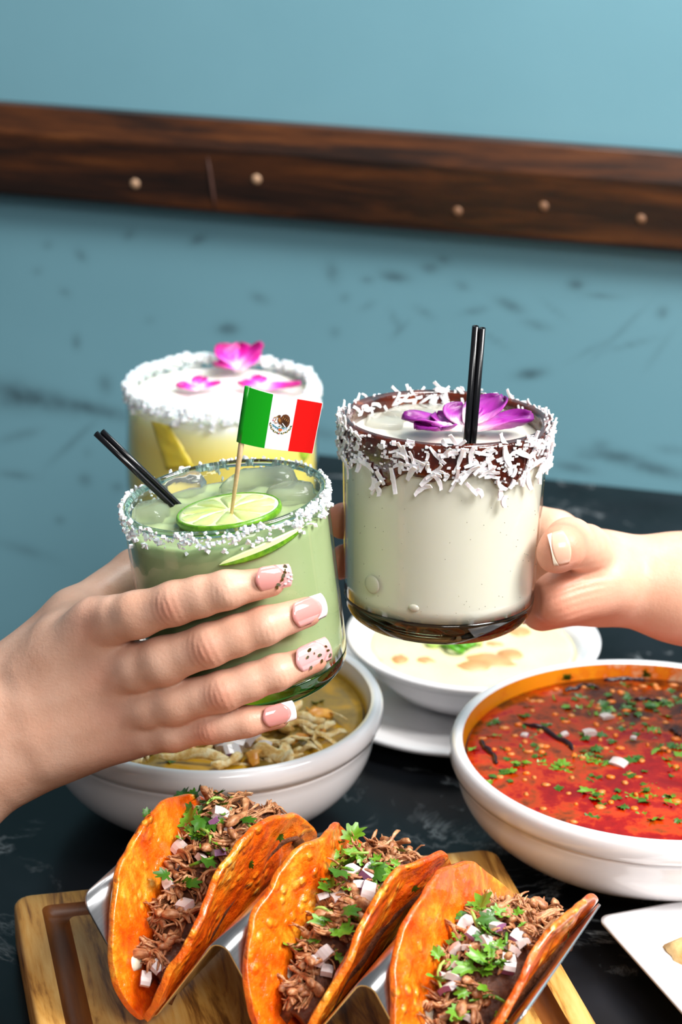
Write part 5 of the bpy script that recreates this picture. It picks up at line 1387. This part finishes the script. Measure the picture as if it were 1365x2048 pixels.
def build_left_hand():
    mat = skin_material('fair_skin_left', srgb(214, 164, 138), srgb(206, 120, 96), srgb(226, 182, 158))  # skin tone a little deeper than the right hand's
    B = Body(.0008)
    spec = [  # PIP, DIP, TIP pixels and radii; MCP pixel and how much deeper it lies
        ((351, 1206, .0079), (452, 1180, .0069), (541, 1164, .0056), (194, 1246, .0088), .021),
        ((419, 1290, .0079), (528, 1252, .0070), (614, 1224, .0058), (226, 1347, .0094), .023),
        ((448, 1382, .0073), (552, 1346, .0065), (627, 1318, .0054), (246, 1418, .0090), .022),
        ((424, 1453, .0061), (494, 1443, .0055), (556, 1433, .0047), (264, 1464, .0078), .020)]
    wrist = at_d(-40, 1500, .885); mcps = []; kn = []; reds = []; tips = []
    for i, (pip, dip, tip, mcp, dd) in enumerate(spec):
        pts = [cyl_front(GM, GRAD, x, y, r * .92) for (x, y, r) in (pip, dip, tip)]
        dP = (pts[0] - CAM).dot(FW); m = at_d(mcp[0], mcp[1], dP + dd)
        f = []
        mid = m.lerp(pts[0], .55) + radial(GM, pts[0]) * .0026
        r0, r1, r2, r3 = mcp[2], pip[2], dip[2], tip[2]
        q25 = m.lerp(mid, .5) - FW * .0008; rm = (r0 + r1) / 2 * 1.03
        B.cone(f, m + FW * .001, q25, r0 * .92, r0 * .98); B.cone(f, q25, mid, r0 * .98, rm); B.cone(f, mid, pts[0], rm, r1)
        mp = pts[0].lerp(pts[1], .5); B.cone(f, pts[0], mp, r1, (r1 + r2) / 2 * .985); B.cone(f, mp, pts[1], (r1 + r2) / 2 * .985, r2)
        B.cone(f, pts[1], pts[2], r2, r3)
        B.fingers.append(f); mcps.append((m, r0)); tips.append(pts)
        al = (pts[1] - m).normalized(); n = radial(GM, pts[0]); n = (n - al * n.dot(al)).normalized()
        kn.append((pts[0], al, n, r1, .00034)); kn.append((pts[1], (pts[2] - pts[0]).normalized(), radial(GM, pts[1]), r2, .00016))
        reds += [(pts[0] + n * r1, .0062, .5), (pts[2], .010, .5), (m + Vector((-.3, -.8, .3)).normalized() * r0, .009, .28)]
    # metacarpals fan from the wrist
    wr = [at_d(5, 1400, .890), at_d(0, 1440, .884), at_d(5, 1490, .883), at_d(30, 1530, .888)]
    for (m, r0), w_ in zip(mcps, wr): B.cone(B.palm, w_, m, .0118, r0 * .80)
    B.cone(B.palm, mcps[0][0] + FW * .002, mcps[3][0] + FW * .002, .0066, .0060)
    for k in range(3): B.cone(B.palm, mcps[k][0].lerp(mcps[k + 1][0], .5) + FW * .002, wr[k].lerp(wr[k + 1], .5), .0070, .0118)
    # palm flesh behind, heel of the hand
    B.cone(B.palm, at_d(215, 1300, .880), at_d(60, 1440, .905), .012, .017)
    B.cone(B.palm, at_d(255, 1432, .880), at_d(70, 1505, .900), .011, .0150)
    # forearm
    B.cone(B.palm, at_d(10, 1466, .890), at_d(-120, 1590, .893), .0205, .0222); B.cone(B.palm, at_d(-120, 1590, .893), at_d(-420, 1815, .885), .0222, .0275); B.cone(B.palm, at_d(-420, 1815, .885), at_d(-800, 1950, .80), .0275, .0340)
    B.cone(B.palm, at_d(30, 1435, .888), at_d(-60, 1520, .89), .0200, .0205)
    # thumb round the far side of the glass
    th = []
    tm, ti_, tt = at_d(150, 1236, .902), at_d(272, 1146, .926), at_d(360, 1120, .934)
    B.cone(B.palm, at_d(10, 1392, .898), tm, .0165, .0112); B.cone(th, tm, ti_, .0108, .0098); B.cone(th, ti_, tt, .0096, .0080); B.fingers.append(th)
    B.cone(B.palm, at_d(186, 1258, .872), at_d(150, 1250, .893), .0075, .0085); B.cone(B.palm, at_d(120, 1300, .882), at_d(60, 1370, .893), .012, .0155)
    for k in range(4):                           # tendons over the back of the hand
        m, r0 = mcps[k]; w_ = wr[k]; lift = -FW * .0100 + RT * -.0015
        B.cone(B.palm, m + lift * .30, w_.lerp(m, .35) + lift * .86, .0030, .0028)
    V, Q = B.build(carve=[(GM, .0405, GH)])
    print('left hand verts', len(V))
    o = finish_hand('person', V, Q, mat, kn, reds)
    tag(o, 'left hand with long manicured nails gripping the green margarita from the left', 'person')
    nl = [((512, 1162), (586, 1151), .0090, .0040, (PINK, PINK2, TIPW), 1), ((587, 1236), (656, 1209), .0098, .0036, (PINK, TIPW, TIPW), None),
          ((594, 1328), (665, 1296), .0098, .0036, (PINK2, PINK2, TIPW), 2), ((526, 1440), (593, 1421), .0080, .0030, (PINK, TIPW, TIPW), None)]
    for i, (a, b, w_, fr, ms, art) in enumerate(nl):
        r2, r3 = spec[i][1][2], spec[i][2][2]
        lift = r3 * .92 + r3 + .0006
        p0 = cyl_front(GM, GRAD, a[0], a[1], lift + .0004); p1 = cyl_front(GM, GRAD, b[0], b[1], lift - .0004)
        out = radial(GM, p0.lerp(p1, .3)); out = (out * .8 - FW * .2 + UP * .15).normalized()
        nail(o, p0, p1 - p0, out, w_, (p1 - p0).length, fr, ms, art, .80)
    return o
build_left_hand()

def build_right_hand():
    mat = skin_material('fair_skin_warm', srgb(222, 168, 140), srgb(212, 122, 94), srgb(232, 184, 158), .45)
    B = Body(.0010)
    # forearm
    w_ = at_d(1222, 1156, .958)
    B.cone(B.palm, w_, at_d(1365, 1176, .962), .0182, .0218); B.cone(B.palm, at_d(1365, 1176, .962), at_d(1700, 1240, .97), .0222, .0285); B.cone(B.palm, at_d(1700, 1240, .97), at_d(2200, 1330, .99), .0285, .0360)
    # metacarpals to the knuckles behind the glass
    mc = [at_d(1112, 1068, .966), at_d(1100, 1118, .975), at_d(1096, 1165, .976), at_d(1092, 1208, .968)]
    for m, r in zip(mc, (.0108, .0105, .0100, .0092)): B.cone(B.palm, w_ + (m - mc[1]) * .25, m, .0125, r * .85)
    # thenar and heel
    B.cone(B.palm, at_d(1205, 1165, .942), at_d(1118, 1196, .930), .0140, .0108); B.cone(B.palm, at_d(1185, 1188, .955), at_d(1085, 1218, .945), .0110, .0088)
    # fingers curled round the far side
    fs = [[(1112, 1068, .966, .0105), (985, 1035, .988, .0098), (800, 1035, .975, .0090), (688, 1042, .928, .0078)],
          [(1100, 1118, .975, .0105), (970, 1105, .992, .0098), (800, 1112, .978, .0090), (694, 1125, .932, .0080)],
          [(1096, 1165, .976, .0100), (980, 1165, .990, .0092), (830, 1170, .985, .0085), (735, 1180, .965, .0075)],
          [(1092, 1208, .968, .0090), (1010, 1212, .985, .0080), (900, 1208, .990, .0073), (830, 1205, .985, .0065)]]
    reds = []
    for f in fs:
        g = []
        for a, b in zip(f[:-1], f[1:]): B.cone(g, at_d(*a[:3]), at_d(*b[:3]), a[3], b[3])
        B.fingers.append(g); reds.append((at_d(*f[3][:3]), .02, .9))
    # thumb bent towards the camera, its tip on the near side of the glass
    th = []; c0, c1, c2, c3 = at_d(1225, 1135, .955), at_d(1172, 1099, .930), at_d(1140, 1086, .908), at_d(1125, 1096, .890)
    B.cone(B.palm, at_d(1240, 1150, .957), c0, .0132, .0108); B.cone(th, c0, c1, .0118, .0100); B.cone(th, c1, c2, .0100, .0098); B.cone(th, c2, c3, .0098, .0088)
    B.cone(th, c3, at_d(1110, 1110, .889), .0086, .0072)
    B.fingers.append(th)
    kn = []
    # folds across the ball of the thumb
    reds += [(c3, .012, .9), (at_d(1110, 1200, .93), .016, .8), (at_d(1150, 1170, .93), .014, .4), (at_d(1110, 1240, .935), .02, .6)]
    V, Q = B.build(kp=.007, kf=.003, carve=[(WM, .0418, WH)])
    fold = np.array(at_d(1150, 1178, .925)); t = np.array((UP * .96 + RT * -.28).normalized()); n = np.array(-FW)
    V = smooth_mesh(V, Q, 5)
    d = V - fold; s = d @ t; o_ = d @ n; x = d @ np.array(RT)
    w2 = np.exp(-(s / .010) ** 2) * np.exp(-(x / .012) ** 2) * np.clip((o_ + .006) / .006, 0, 1)
    V = V + np.outer(.00055 * w2 * np.sin((s + 6.0 * x * x) / .0030 * 2 * math.pi), n)
    o = finish_hand('person', V, Q, mat, kn, reds)
    tag(o, 'bare hand and forearm coming from the right, thumb against the white drink', 'person')
    along = (at_d(1104, 1094, .8790) - at_d(1136, 1096, .8850)).normalized()
    nail(o, at_d(1142, 1092, .8806), at_d(1104, 1100, .8798) - at_d(1142, 1092, .8806), (-FW * .95 + RT * .12 + UP * .05).normalized(), .0132, .0078, .0009, (NAIL_BARE, NAIL_EDGE, NAIL_EDGE), None, .8)
    return o
build_right_hand()
